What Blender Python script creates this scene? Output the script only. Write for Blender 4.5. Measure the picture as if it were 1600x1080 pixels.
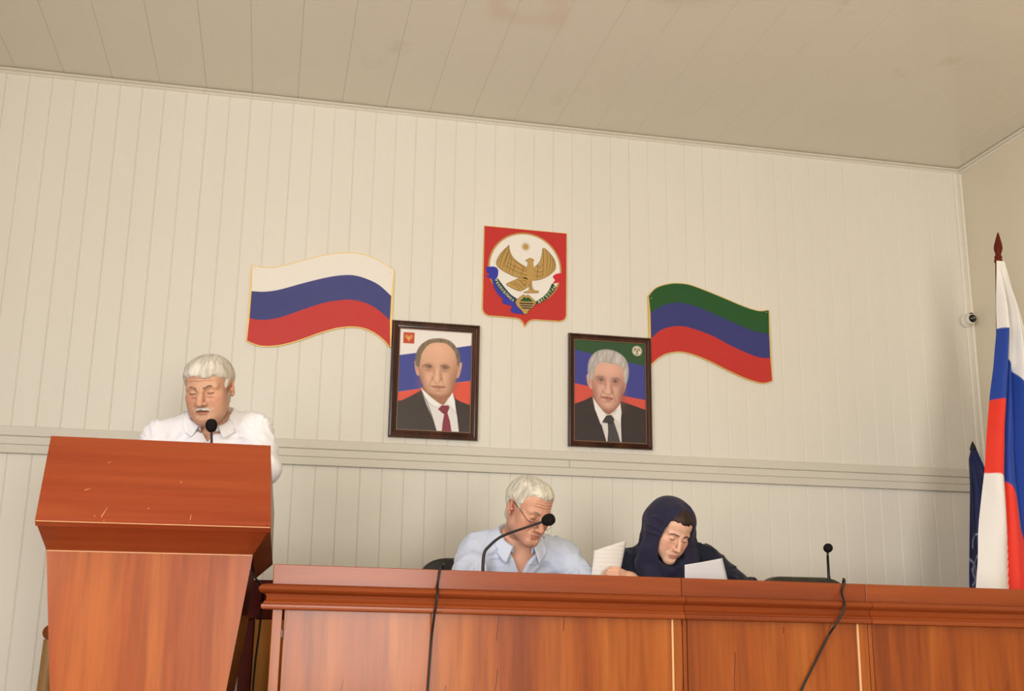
import bpy, bmesh, math
import numpy as np
from mathutils import Vector, Matrix

for o in list(bpy.data.objects): bpy.data.objects.remove(o)
sc = bpy.context.scene

# ------------------------------------------------------------------ camera, light, exposure
# metres; stage floor z = 0, back wall y = 0, the hall is towards -y
cam_d = bpy.data.cameras.new('camera'); cam = bpy.data.objects.new('camera', cam_d); sc.collection.objects.link(cam); sc.camera = cam
cam_d.sensor_width = 36; cam_d.lens = 1732.6/1600*36; cam_d.clip_start = .05
_r, _u, _f = (.97697367, -.21290455, .01393174), (-.06339991, -.22734076, .97174926), (.20372259, .95025672, .23560406)
cam.matrix_world = Matrix(((_r[0], _u[0], -_f[0], 1.215), (_r[1], _u[1], -_f[1], -5.0707), (_r[2], _u[2], -_f[2], .8), (0, 0, 0, 1)))

world = bpy.data.worlds.new('hall_air'); sc.world = world; world.use_nodes = True
world.node_tree.nodes['Background'].inputs[0].default_value = (.9, .86, .78, 1)
world.node_tree.nodes['Background'].inputs[1].default_value = .25
def area(name, loc, size, energy, aim, col=(1, 1, 1)):
    l = bpy.data.lights.new(name, 'AREA'); l.shape = 'RECTANGLE'; l.size, l.size_y = size; l.energy = energy; l.color = col
    o = bpy.data.objects.new(name, l); sc.collection.objects.link(o); o.location = loc
    o.rotation_euler = (Vector(aim)-Vector(loc)).to_track_quat('-Z', 'Y').to_euler()
    return o
# daylight through the tall windows at the back of the hall and along its left side
area('window_light_rear', (1.95, -8.9, .9), (1.6, 1.7), 185, (1.95, 0, 1.2), (1, .96, .88))
area('window_light_left', (-.86, -3.7, 1.75), (2.4, 2.0), 105, (2.0, -3.3, 1.7), (1, 1, 1))
area('window_light_left_far', (-.86, -6.6, 1.5), (2.4, 2.0), 120, (2.0, -6.0, 1.4), (1, 1, 1))
vs = sc.view_settings; vs.view_transform = 'Standard'; vs.look = 'None'; vs.gamma = 1; vs.use_curve_mapping = False
vs.exposure = 0.31
# ------------------------------------------------------------------ toolkit
rng = np.random.default_rng(7)
def srgb(r, g, b):
    f = lambda c: (c/255/12.92 if c/255 <= .04045 else ((c/255+.055)/1.055)**2.4)
    return (f(r), f(g), f(b), 1.0)

def mat(name, col, rough=.5, spec=.5, sss=0, coat=0, coat_rough=.1, metal=0, attr=None, sheen=0):
    m = bpy.data.materials.new(name); m.use_nodes = True
    b = m.node_tree.nodes['Principled BSDF']
    b.inputs['Base Color'].default_value = col
    b.inputs['Roughness'].default_value = rough
    b.inputs['Specular IOR Level'].default_value = spec
    b.inputs['Metallic'].default_value = metal
    b.inputs['Coat Weight'].default_value = coat
    b.inputs['Coat Roughness'].default_value = coat_rough
    b.inputs['Sheen Weight'].default_value = sheen
    if sss:
        b.inputs['Subsurface Weight'].default_value = sss
        b.inputs['Subsurface Radius'].default_value = (.012, .005, .003)
        b.inputs['Subsurface Scale'].default_value = .5
    if attr:
        a = m.node_tree.nodes.new('ShaderNodeVertexColor'); a.layer_name = attr
        m.node_tree.links.new(a.outputs['Color'], b.inputs['Base Color'])
    return m

def N(m, kind, **kw):
    n = m.node_tree.nodes.new(kind)
    for k, v in kw.items():
        if k in n.inputs: n.inputs[k].default_value = v
        else: setattr(n, k, v)
    return n
def L(m, a, b): m.node_tree.links.new(a, b)
def bsdf(m): return m.node_tree.nodes['Principled BSDF']

def tint_noise(m, col, var, scale=(4, 4, 4), detail=4, bump=0, bump_scale=None, dist=.002, coord='Object'):
    """base colour drifting a little between col and var, optional fine relief"""
    t = N(m, 'ShaderNodeNewGeometry') if coord == 'Position' else N(m, 'ShaderNodeTexCoord'); mp = N(m, 'ShaderNodeMapping'); mp.inputs['Scale'].default_value = scale
    L(m, t.outputs[coord], mp.inputs['Vector'])
    n = N(m, 'ShaderNodeTexNoise', Scale=1.0, Detail=float(detail)); L(m, mp.outputs[0], n.inputs['Vector'])
    r = N(m, 'ShaderNodeValToRGB'); r.color_ramp.elements[0].position = .35; r.color_ramp.elements[1].position = .68
    r.color_ramp.elements[0].color = col; r.color_ramp.elements[1].color = var
    L(m, n.outputs['Fac'], r.inputs[0]); L(m, r.outputs[0], bsdf(m).inputs['Base Color'])
    if bump:
        n2 = N(m, 'ShaderNodeTexNoise', Scale=float(bump_scale or 40), Detail=3.0); L(m, t.outputs[coord], n2.inputs['Vector'])
        bp = N(m, 'ShaderNodeBump', Strength=bump, Distance=dist); L(m, n2.outputs['Fac'], bp.inputs['Height'])
        L(m, bp.outputs[0], bsdf(m).inputs['Normal'])
    return r

def mesh_obj(name, verts, faces, m=None, parent=None, smooth=False, loc=(0, 0, 0), rot=(0, 0, 0)):
    me = bpy.data.meshes.new(name)
    me.from_pydata([tuple(v) for v in verts], [], [tuple(f) for f in faces])
    if m: me.materials.append(m)
    if smooth: me.polygons.foreach_set('use_smooth', [True]*len(me.polygons))
    me.update()
    o = bpy.data.objects.new(name, me); bpy.context.scene.collection.objects.link(o)
    o.location = loc; o.rotation_euler = rot
    if parent: o.parent = parent
    return o

def quad_obj(name, V, Q, m, parent=None, col=None):
    """fast path for big quad meshes made by numpy"""
    me = bpy.data.meshes.new(name)
    me.vertices.add(len(V)); me.vertices.foreach_set('co', np.ascontiguousarray(V, dtype=np.float32).ravel())
    me.loops.add(Q.size); me.loops.foreach_set('vertex_index', Q.astype(np.int32).ravel())
    me.polygons.add(len(Q)); me.polygons.foreach_set('loop_start', np.arange(0, Q.size, 4, dtype=np.int32))
    me.polygons.foreach_set('use_smooth', np.ones(len(Q), dtype=bool))
    me.update(calc_edges=True); me.validate()
    if col is not None:
        a = me.color_attributes.new('tint', 'FLOAT_COLOR', 'POINT')
        c = np.ones((len(V), 4), np.float32); c[:, :3] = col
        a.data.foreach_set('color', c.ravel())
    me.materials.append(m)
    o = bpy.data.objects.new(name, me); bpy.context.scene.collection.objects.link(o)
    if parent: o.parent = parent
    return o

def tag(o, label=None, cat=None, group=None, kind=None):
    if label: o['label'] = label
    if cat: o['category'] = cat
    if group: o['group'] = group
    if kind: o['kind'] = kind
    return o
def empty(name, loc=(0, 0, 0), rot=(0, 0, 0)):
    o = bpy.data.objects.new(name, None); bpy.context.scene.collection.objects.link(o)
    o.location = loc; o.rotation_euler = rot; o.empty_display_size = .1
    return o

class MB:
    """collects shapes for ONE mesh"""
    def __init__(s): s.v = []; s.f = []
    def add(s, v, f):
        k = len(s.v); s.v += [tuple(p) for p in v]; s.f += [tuple(i+k for i in q) for q in f]; return s
    def prism(s, poly, axis, a, b):
        """poly = 2-D outline (ccw), extruded along axis from a to b"""
        n = len(poly)
        def P(p, t):
            return {'x': (t, p[0], p[1]), 'y': (p[0], t, p[1]), 'z': (p[0], p[1], t)}[axis]
        v = [P(p, a) for p in poly]+[P(p, b) for p in poly]
        f = [tuple(range(n))[::-1], tuple(range(n, 2*n))]+[(i, (i+1) % n, n+(i+1) % n, n+i) for i in range(n)]
        return s.add(v, f)
    def box(s, lo, hi, bev=0):
        x0, y0, z0 = lo; x1, y1, z1 = hi
        if not bev:
            return s.prism([(x0, y0), (x1, y0), (x1, y1), (x0, y1)], 'z', z0, z1)
        b = min(bev, (x1-x0)/2.01, (y1-y0)/2.01, (z1-z0)/2.01)
        v = []
        for sx, X in ((-1, x0), (1, x1)):
            for sy, Y in ((-1, y0), (1, y1)):
                for sz, Z in ((-1, z0), (1, z1)):
                    v += [(X, Y-sy*b, Z-sz*b), (X-sx*b, Y, Z-sz*b), (X-sx*b, Y-sy*b, Z)]
        bm = bmesh.new()
        for p in v: bm.verts.new(p)
        r = bmesh.ops.convex_hull(bm, input=bm.verts[:])
        bmesh.ops.dissolve_limit(bm, angle_limit=.02, verts=bm.verts[:], edges=bm.edges[:])
        bm.verts.ensure_lookup_table(); bm.verts.index_update()
        s.add([p.co[:] for p in bm.verts], [[q.index for q in f.verts] for f in bm.faces]); bm.free()
        return s
    def tube(s, pts, rad, n=10, caps=True):
        pts = [np.array(p, float) for p in pts]
        rad = list(rad) if hasattr(rad, '__len__') else [rad]*len(pts)
        rings = []; up = None
        for i, p in enumerate(pts):
            t = pts[min(i+1, len(pts)-1)]-pts[max(i-1, 0)]; t = t/max(np.linalg.norm(t), 1e-9)
            if up is None:
                up = np.array([0, 0, 1.]) if abs(t[2]) < .9 else np.array([1., 0, 0])
            a = np.cross(t, up); a /= np.linalg.norm(a); up = np.cross(a, t)
            rings.append([p+rad[i]*(np.cos(2*math.pi*k/n)*a+np.sin(2*math.pi*k/n)*up) for k in range(n)])
        v = [q for r in rings for q in r]
        f = [(i*n+k, i*n+(k+1) % n, (i+1)*n+(k+1) % n, (i+1)*n+k) for i in range(len(pts)-1) for k in range(n)]
        if caps: f += [tuple(range(n))[::-1], tuple(range((len(pts)-1)*n, len(pts)*n))]
        return s.add(v, f)
    def lathe(s, prof, n=20, c=(0, 0, 0), axis='z'):
        v = []
        for r, h in prof:
            for k in range(n):
                a = 2*math.pi*k/n; x, y = r*math.cos(a), r*math.sin(a)
                v.append({'z': (c[0]+x, c[1]+y, c[2]+h), 'y': (c[0]+x, c[1]+h, c[2]+y), 'x': (c[0]+h, c[1]+x, c[2]+y)}[axis])
        f = [(i*n+k, i*n+(k+1) % n, (i+1)*n+(k+1) % n, (i+1)*n+k) for i in range(len(prof)-1) for k in range(n)]
        f += [tuple(range(n))[::-1], tuple(range((len(prof)-1)*n, len(prof)*n))]
        return s.add(v, f)
    def build(s, name, m, parent=None, smooth=False, loc=(0, 0, 0), rot=(0, 0, 0), sharp=40):
        o = mesh_obj(name, s.v, s.f, m, parent, smooth, loc, rot)
        bm = bmesh.new(); bm.from_mesh(o.data); bmesh.ops.recalc_face_normals(bm, faces=bm.faces[:])
        if smooth and sharp:
            for e in bm.edges:
                if len(e.link_faces) == 2 and e.calc_face_angle(0) > math.radians(sharp): e.smooth = False
        bm.to_mesh(o.data); bm.free()
        return o

def spline(pts, n=8, closed=False):
    """Catmull-Rom through pts"""
    P = np.array(pts, float); out = []; k = len(P)
    for i in range(k if closed else k-1):
        p0, p1, p2, p3 = (P[(i-1) % k], P[i], P[(i+1) % k], P[(i+2) % k]) if closed else (P[max(i-1, 0)], P[i], P[i+1], P[min(i+2, k-1)])
        for t in np.linspace(0, 1, n, endpoint=False):
            out.append(.5*((2*p1)+(p2-p0)*t+(2*p0-5*p1+4*p2-p3)*t*t+(3*p1-p0-3*p2+p3)*t**3))
    if not closed: out.append(P[-1])
    return np.array(out)

# ---------------------------------------------------- implicit surfaces (bodies, cloth)
def rot3(yaw=0, pitch=0, roll=0):
    a, b, c = np.radians([yaw, pitch, roll])
    Rz = np.array([[np.cos(a), -np.sin(a), 0], [np.sin(a), np.cos(a), 0], [0, 0, 1]])
    Rx = np.array([[1, 0, 0], [0, np.cos(b), -np.sin(b)], [0, np.sin(b), np.cos(b)]])
    Ry = np.array([[np.cos(c), 0, np.sin(c)], [0, 1, 0], [-np.sin(c), 0, np.cos(c)]])
    return Rz @ Rx @ Ry
def s_ell(p, c, r, R=None):
    q = p-np.array(c)
    if R is not None: q = q @ R
    r = np.array(r, float)
    k0 = np.sqrt(((q/r)**2).sum(-1)); k1 = np.sqrt(((q/(r*r))**2).sum(-1))
    return k0*(k0-1)/np.maximum(k1, 1e-9)
def s_cap(p, a, b, r1, r2=None):
    a = np.array(a, float); b = np.array(b, float); r2 = r1 if r2 is None else r2
    d = b-a; t = np.clip(((p-a) @ d)/max(d @ d, 1e-12), 0, 1)
    q = p-a-t[..., None]*d
    return np.sqrt((q*q).sum(-1))-(r1+(r2-r1)*t)
def s_chain(p, pts, rs):
    d = None
    for i in range(len(pts)-1):
        e = s_cap(p, pts[i], pts[i+1], rs[i], rs[i+1]); d = e if d is None else np.minimum(d, e)
    return d
def U(a, b, k):
    if k <= 0: return np.minimum(a, b)
    h = np.maximum(k-np.abs(a-b), 0)/k
    return np.minimum(a, b)-h*h*k*.25
def S(a, b, k):                                  # a minus b
    return -U(-a, b, k)

def sdf_mesh(f, lo, hi, h, newton=2, B=10):
    lo = np.array(lo, float); n = np.ceil((np.array(hi)-lo)/h/B).astype(int)
    nb = n; G = nb*B+1
    bc = np.stack(np.meshgrid(*[(np.arange(k)+.5)*B*h for k in nb], indexing='ij'), -1)+lo
    d = f(bc.reshape(-1, 3)).reshape(nb)
    keep = np.abs(d) < B*h*.87*1.3+.012
    D = np.repeat(np.repeat(np.repeat(d, B, 0), B, 1), B, 2)
    D = np.pad(D, ((0, 1),)*3, mode='edge').astype(np.float32)
    m = np.zeros(G, bool)
    for i, j, k in np.argwhere(keep): m[i*B:i*B+B+1, j*B:j*B+B+1, k*B:k*B+B+1] = True
    idx = np.argwhere(m)
    for s in range(0, len(idx), 400000):
        q = idx[s:s+400000]; D[q[:, 0], q[:, 1], q[:, 2]] = f(q*h+lo)
    ins = D < 0
    c = np.zeros(np.array(G)-1, np.int8); off = [(a, b, e) for a in (0, 1) for b in (0, 1) for e in (0, 1)]
    for a, b, e in off: c += ins[a:G[0]-1+a, b:G[1]-1+b, e:G[2]-1+e]
    cells = np.argwhere((c > 0) & (c < 8))
    vid = np.full(c.shape, -1, np.int32); vid[cells[:, 0], cells[:, 1], cells[:, 2]] = np.arange(len(cells))
    acc = np.zeros((len(cells), 3)); cnt = np.zeros(len(cells))
    for a in off:
        for ax in range(3):
            if a[ax]: continue
            b = list(a); b[ax] = 1
            A = cells+np.array(a); Bc = cells+np.array(b)
            da = D[A[:, 0], A[:, 1], A[:, 2]]; db = D[Bc[:, 0], Bc[:, 1], Bc[:, 2]]
            cr = (da < 0) != (db < 0); t = np.where(cr, da/np.where(cr, da-db, 1), 0)
            pt = np.array(a, float)+t[:, None]*np.eye(3)[ax]
            acc += np.where(cr[:, None], pt, 0); cnt += cr
    V = (cells+acc/np.maximum(cnt, 1)[:, None])*h+lo
    quads = []
    for ax in range(3):
        u, v = [(1, 2), (2, 0), (0, 1)][ax]
        s0 = [slice(None)]*3; s1 = [slice(None)]*3; s0[ax] = slice(0, -1); s1[ax] = slice(1, None)
        a = ins[tuple(s0)]; b = ins[tuple(s1)]
        e = np.argwhere(a != b); e = e[(e[:, u] > 0) & (e[:, v] > 0) & (e[:, u] < G[u]-1) & (e[:, v] < G[v]-1)]
        sg = a[e[:, 0], e[:, 1], e[:, 2]]
        du = np.eye(3, dtype=int)[u]; dv = np.eye(3, dtype=int)[v]
        q = [vid[tuple((e-x).T)] for x in (du+dv, dv, 0*du, du)]
        q = np.stack(q, 1); q[~sg] = q[~sg][:, ::-1]
        quads.append(q)
    Q = np.concatenate(quads); Q = Q[(Q >= 0).all(1)]
    for _ in range(newton):
        e = h*.3; d0 = f(V)
        g = np.stack([f(V+e*np.eye(3)[i])-f(V-e*np.eye(3)[i]) for i in range(3)], 1)/(2*e)
        st = -d0[:, None]*g/np.maximum((g*g).sum(1), .2)[:, None]
        ln = np.linalg.norm(st, axis=1, keepdims=True); st *= np.minimum(1, .6*h/np.maximum(ln, 1e-9))
        V = V+st
    return V, Q
def join_vq(*parts):
    V = []; Q = []; C = []; k = 0
    for v, q, c in parts: V.append(v); Q.append(q+k); C.append(np.broadcast_to(c, (len(v), 3))); k += len(v)
    return np.concatenate(V), np.concatenate(Q), np.concatenate(C)
def vnoise(p, seed=0):
    """smooth value noise, -1..1"""
    i = np.floor(p).astype(np.int64); f = p-i; f = f*f*(3-2*f); out = 0
    for a in (0, 1):
        for b in (0, 1):
            for c in (0, 1):
                h = (i[..., 0]+a)*374761393+(i[..., 1]+b)*668265263+(i[..., 2]+c)*2147483647+seed*974711
                h = (h ^ (h >> 13))*1274126177 & 0xffffffff; h = (h ^ (h >> 16)) & 0xffff
                w = np.where(a, f[..., 0], 1-f[..., 0])*np.where(b, f[..., 1], 1-f[..., 1])*np.where(c, f[..., 2], 1-f[..., 2])
                out = out+w*(h/32767.5-1)
    return out
def sstep(a, b, x):
    t = np.clip((x-a)/(b-a), 0, 1); return t*t*(3-2*t)
# ------------------------------------------------------------------ heads
def skull_sdf(q):
    d = s_ell(q, (0, .014, .034), (.0745, .096, .081))
    d = U(d, s_ell(q, (0, -.036, .045), (.060, .052, .058)), .03)             # forehead
    return d
def head_sdf(p, P):
    """p: head-local points (x to the wearer's left = picture right, face towards -y, z up, origin between the ears at eye level)"""
    w = P.get('w', 1.0)
    q = p.copy(); q[:, 0] = np.abs(p[:, 0])/w
    d = skull_sdf(q)
    fem = P.get('fem', 0)
    d = U(d, s_ell(q, (0, -.034, -.042), (.057-.004*fem, .060, .070)), .03)            # mid face
    jx = P.get('jaw', .042)
    d = U(d, s_cap(q, (jx, -.006, -.062), (.016-.004*fem, -.078, -.100), .019-.004*fem, .018-.004*fem), .03)
    d = U(d, s_ell(q, (0, -.082, -.101), (.022-.005*fem, .019, .018)), .022)           # chin
    d = U(d, s_ell(q, (.042, -.056, -.024), (.022, .024, .020)), .028)        # cheekbone
    if P.get('neck', True):
        a, b = P['neck_to']; nr = P.get('nr', 1)
        d = U(d, s_cap(p, (0, .022, -.060), a, .050*nr, .053*nr), .025)
        d = U(d, s_cap(p, a, b, .053*nr, .066*nr), .03)
    R = rot3(28, 6, 0); ec = (.0755, .014, -.006)
    m = (q[:, 0] > .045) & (np.abs(q[:, 1]-.014) < .06) & (np.abs(q[:, 2]) < .07)
    if m.any():
        k = q[m]
        ear = s_ell(k, ec, (.0075, .0180, .0300), R)
        ear = S(ear, s_ell(k, (ec[0]+.0085, ec[1]-.004, ec[2]+.003), (.0055, .0100, .0180), R), .004)
        ear = U(ear, s_ell(k, (ec[0]-.002, ec[1]-.006, ec[2]-.023), (.0055, .0085, .0095), R), .006)
        ear = U(ear, s_ell(k, (ec[0]-.001, ec[1]-.0155, ec[2]-.004), (.0045, .0040, .0060)), .004)
        d[m] = U(d[m], ear, .006)
    m = (q[:, 1] < -.01) & (q[:, 2] < .08) & (q[:, 2] > -.15) & (q[:, 0] < .09) & (d < .06)
    if m.any(): d[m] = face_sdf(q[m], d[m], P)
    return d*min(w, 1)
def face_sdf(q, d, P):
    fem = P.get('fem', 0)
    d = U(d, s_ell(q, (.036, -.056, -.060), (.022, .022, .026)), .03)         # cheek
    if P.get('jowl'): d = U(d, s_ell(q, (.036, -.044, -.088), np.array((.018, .024, .018))*P['jowl']), .025)
    if P.get('double_chin'): d = U(d, s_ell(q, (0, -.048, -.112), (.034, .038, .017)), .03)
    d = U(d, s_cap(q, (.010, -.0885, .0130), (.045, -.0740, .0145), .0092-.0030*fem, .008-.0025*fem), .016)   # brow ridge
    d = S(d, s_ell(q, (.030, -.103, -.004), (.0165, .017, .0095)), .016)      # orbit
    d = S(d, s_ell(q, (.012, -.104, -.006), (.006, .012, .010)), .012)
    e = (.0305, -.0765, -.0055)                                               # eyeball under a lowered lid
    d = U(d, s_ell(q, e, (.0135, .0135, .0125)), .004)
    dl = P.get('slit', -.0095)
    d = S(d, s_chain(q, [(e[0]-.0115, -.0905, dl+.0010), (e[0], -.0925, dl-.0004), (e[0]+.0120, -.0865, dl+.0004)], [.0010, .0015, .0010]), .0018)
    d = S(d, s_chain(q, [(e[0]-.011, -.0925, .0020), (e[0], -.0925, .0042), (e[0]+.014, -.0855, .0008)], [.0010, .0016, .0008]), .004)   # lid crease
    d = U(d, s_cap(q, (e[0]-.010, -.0865, -.0190), (e[0]+.011, -.0805, -.0170), .0035), .006)     # bag below
    nl = P.get('nose', 1.0); nw = P.get('nose_w', 1.0)                          # nose
    ty = -.1160-.03*(nl-1); tz = -.0395*nl
    d = U(d, s_cap(q, (0, -.0905, .006), (0, -.1045, -.016), .0080*nw, .0092*nw), .012)
    d = U(d, s_cap(q, (0, -.1045, -.016), (0, ty, tz), .0088*nw, .0108*nw), .008)
    d = U(d, s_ell(q, (.0130*nw, ty+.0125, tz-.0025), (.0078, .0105, .0078)), .007)
    d = S(d, s_ell(q, (.0064*nw, ty+.0060, tz-.0105), (.0034, .0048, .0035)), .002)
    d = U(d, s_ell(q, (0, -.0755, -.0690), (.0270, .0195, .0195)), .018)        # muzzle, mouth
    mz = P.get('mz', -.0735); my = -.0945; o = P.get('open', 0); mw = P.get('mouth', 1.08)
    d = U(d, s_chain(q, [(0, my-.0018, mz+.0045+o*.5), (.012*mw, my+.0005, mz+.0042+o*.4), (.0245*mw, my+.0110, mz)], [.0042+.0010*fem, .0038+.0008*fem, .0016]), .007)
    d = U(d, s_chain(q, [(0, my-.0005, mz-.0062-o), (.012*mw, my+.0015, mz-.0056-o*.8), (.0235*mw, my+.0110, mz-.0010)], [.0050+.0011*fem, .0044+.0010*fem, .0016]), .007)
    d = S(d, s_chain(q, [(0, my-.0062, mz), (.013*mw, my-.0038, mz+.0002), (.0255*mw, my+.0080, mz-.0014)], [.0013+o, .0013+o*.7, .0010]), .0022)
    d = S(d, s_cap(q, (0, -.1045, mz+.0125), (0, -.1035, mz+.0085), .0020), .006)                 # philtrum
    d = S(d, s_cap(q, (0, -.1005, mz-.0160), (.010, -.0985, mz-.0145), .0028), .010)              # above chin
    ag = P.get('age', 1.0)
    if ag > 0:
        r = .0022*ag
        d = S(d, s_chain(q, [(.0190, -.1010, -.0330), (.0275, -.0945, -.0470), (.0325, -.0895, -.0600)], [r*.8, r, r*(.1 if fem else .4)]), .008)   # nasolabial
        d = S(d, s_cap(q, (.0052, -.1015, .0065), (.0066, -.0982, .0225), .0016*ag, .0006), .005)  # frown lines
        if not fem: d = S(d, s_chain(q, [(.0150, -.0945, -.0205), (.0240, -.0905, -.0260), (.0380, -.0830, -.0265)], [.0012*ag, .0014*ag, .0005]), .006)   # under the bag
        for zz, rr in () if fem else ((.035, .0006), (.046, .0007), (.057, .0005)):
            d = S(d, s_chain(q, [(0, -.0915, zz), (.018, -.0890, zz+.0025), (.036, -.0800, zz+.001)], [rr*ag, rr*ag, rr*ag*.2]), .006)
    return d

def head_tint(p, P):
    """colour of the skin: ruddy cheeks, nose and ears, darker eye area, lips, mouth gap, shaved beard"""
    w = P.get('w', 1.0); x = np.abs(p[:, 0])/w; y = p[:, 1]; z = p[:, 2]
    base = np.array(P['skin']); c = np.tile(base, (len(p), 1))
    def mix(c, col, a): return c*(1-a[:, None])+np.array(col)*a[:, None]
    blob = lambda cx, cy, cz, r: np.exp(-(((x-cx)**2+(y-cy)**2+(z-cz)**2)/(r*r)))
    red = base*np.array([1.0, .72, .66])
    c = mix(c, red, .6*np.clip(blob(.042, -.075, -.035, .026)+blob(0, -.118, -.04, .018)+blob(.08, .01, -.01, .03), 0, 1))
    c = mix(c, base*np.array([.84, .74, .72]), .6*blob(.031, -.088, -.012, .014))  # darker round the eyes
    if P.get('beard', 0):
        b = sstep(-.045, -.075, z)*sstep(.02, -.03, y)
        c = mix(c, base*np.array([.84, .84, .88]), P['beard']*b)
    mz = P.get('mz', -.0735); o = P.get('open', 0)
    lip = sstep(.0255, .019, x)*np.exp(-((z-(mz-.0012))/(.0066+o))**4)*sstep(-.08, -.09, y)
    c = mix(c, P.get('lip', base*np.array([.80, .55, .52])), .75*lip)
    if o: c = mix(c, (.05, .015, .01), .9*sstep(.021, .017, x)*np.exp(-((z-mz)/(o*.9+.0008))**2)*sstep(-.08, -.088, y))
    sl = P.get('slit', -.0095)
    lash = sstep(.0135, .010, np.abs(x-.0305))*np.exp(-((z-sl)/.0021)**2)*sstep(-.072, -.080, y)
    c = mix(c, (.03, .018, .012), .85*lash)
    if 'stubble_brow' in P:
        bz = .0150+.10*(x-.012)-.0045*np.maximum(x-.030, 0)/.012
        br = sstep(.008, .013, x)*sstep(.053, .044, x)*np.exp(-((z-bz)/(.0044-.04*np.maximum(x-.02, 0)))**2)*sstep(-.05, -.07, y)
        c = mix(c, P['stubble_brow'], .9*br)
    c *= (1+.05*vnoise(p*140, 3)+.05*vnoise(p*45, 5))[:, None]
    return np.clip(c, 0, 1)

def poly_sd(y, z, poly):
    """signed distance to a 2-D polygon (negative inside)"""
    P = np.array(poly, float); n = len(P); d = np.full(y.shape, 1e9); s = np.zeros(y.shape, int)
    for i in range(n):
        a, b = P[i], P[(i+1) % n]; e = b-a
        t = np.clip(((y-a[0])*e[0]+(z-a[1])*e[1])/(e @ e), 0, 1)
        d = np.minimum(d, (y-a[0]-t*e[0])**2+(z-a[1]-t*e[1])**2)
        if a[1] != b[1]:
            c = ((a[1] > z) != (b[1] > z)) & (y < (b[0]-a[0])*(z-a[1])/(b[1]-a[1])+a[0]); s += c
    return np.where(s % 2 == 1, -1, 1)*np.sqrt(d)
def streak(p, crown=(0, .045), n=26, seed=2):
    a = np.arctan2(p[:, 0]-crown[0], p[:, 1]-crown[1]); r = np.hypot(p[:, 0]-crown[0], p[:, 1]-crown[1])-p[:, 2]*.8
    u = np.stack([np.cos(a)*n/3, np.sin(a)*n/3, r*22], 1); v = np.stack([np.cos(a)*n, np.sin(a)*n, r*30], 1)
    return .6*vnoise(u, seed)+.5*vnoise(v, seed+1)
def hair_sdf(p, P):
    H = P['hair']; w = P.get('w', 1.0)
    q = p.copy(); q[:, 0] = np.abs(p[:, 0])/w
    line = H['line']
    z = q[:, 2]-H.get('lift', 0)*np.maximum(0, 1-(q[:, 0]/.05)**2)*0
    reg = poly_sd(q[:, 1], z, line)
    th = H['th']*(1-.45*sstep(.03, -.03, q[:, 2]))+H.get('top', 0)*sstep(.06, .10, q[:, 2])
    s = streak(p, H.get('crown', (0, .045)))
    d = skull_sdf(q)-th-H.get('amp', .0022)*s
    e = s_ell(q, (0, .03, -.045), (.056, .056, .06))-H['th']*.6     # nape
    d = U(d, e, .02)
    r2 = reg-.003+.006*s+H.get('ragged', .004)*vnoise(p*60, 9)+.003*vnoise(p*np.array([190, 60, 60]), 10)
    k = .030; h = np.maximum(k-np.abs(d-r2), 0)/k
    return np.maximum(d, r2)+h*h*k*.25
# ------------------------------------------------------------------ traced outlines, metres from the centre of each plaque (prints: percent)
FLAG_A = dict(o=(1.39, 2.1799999999999997), top=[(-0.3254, 0.1743), (-0.2847, 0.1656), (-0.2358, 0.1685), (-0.1776, 0.1838), (-0.0805, 0.2208), (0.008, 0.2495), (0.0929, 0.2674), (0.1691, 0.2684), (0.2364, 0.2498), (0.2887, 0.2246), (0.3256, 0.2007)], a=[(-0.3218, 0.0496), (-0.2626, 0.0515), (-0.1951, 0.0671), (-0.0987, 0.1033), (-0.001, 0.1373), (0.0732, 0.1564), (0.1385, 0.1627), (0.1999, 0.1505), (0.2622, 0.1234), (0.3203, 0.0747)], b=[(-0.3228, -0.0792), (-0.2635, -0.0837), (-0.1868, -0.066), (-0.0913, -0.024), (0.0054, 0.0169), (0.0793, 0.0355), (0.1341, 0.0422), (0.195, 0.0336), (0.2569, 0.0065), (0.3189, -0.0443)], bot=[(-0.3267, -0.1839), (-0.2946, -0.197), (-0.2508, -0.2043), (-0.1789, -0.1945), (-0.1025, -0.169), (-0.0067, -0.1267), (0.071, -0.0981), (0.1402, -0.0855), (0.2006, -0.0892), (0.2518, -0.1091), (0.2986, -0.1424), (0.3251, -0.1745)])
FLAG_B = dict(o=(3.32, 2.16), top=[(-0.3272, 0.192), (-0.2902, 0.2337), (-0.2334, 0.2576), (-0.1767, 0.2676), (-0.1086, 0.2645), (-0.0236, 0.2402), (0.0673, 0.2106), (0.147, 0.1828), (0.2158, 0.1626), (0.2678, 0.1551), (0.312, 0.1639)], a=[(-0.3203, 0.1044), (-0.2637, 0.1443), (-0.2072, 0.1639), (-0.1507, 0.1681), (-0.0717, 0.1528), (0.0412, 0.1137), (0.1318, 0.0811), (0.2115, 0.0532), (0.2631, 0.0428), (0.3095, 0.0415)], b=[(-0.3197, -0.0267), (-0.2717, 0.0174), (-0.2154, 0.0404), (-0.1535, 0.0475), (-0.0862, 0.0356), (0.0037, 0.0087), (0.0935, -0.0322), (0.1724, -0.0629), (0.2463, -0.0857), (0.3097, -0.0873)], bot=[(-0.3246, -0.1592), (-0.2853, -0.1218), (-0.2349, -0.0943), (-0.1678, -0.0819), (-0.1008, -0.0912), (-0.0171, -0.1186), (0.0777, -0.1591), (0.1562, -0.1898), (0.2183, -0.2079), (0.2696, -0.2148), (0.315, -0.2023)])
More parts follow.
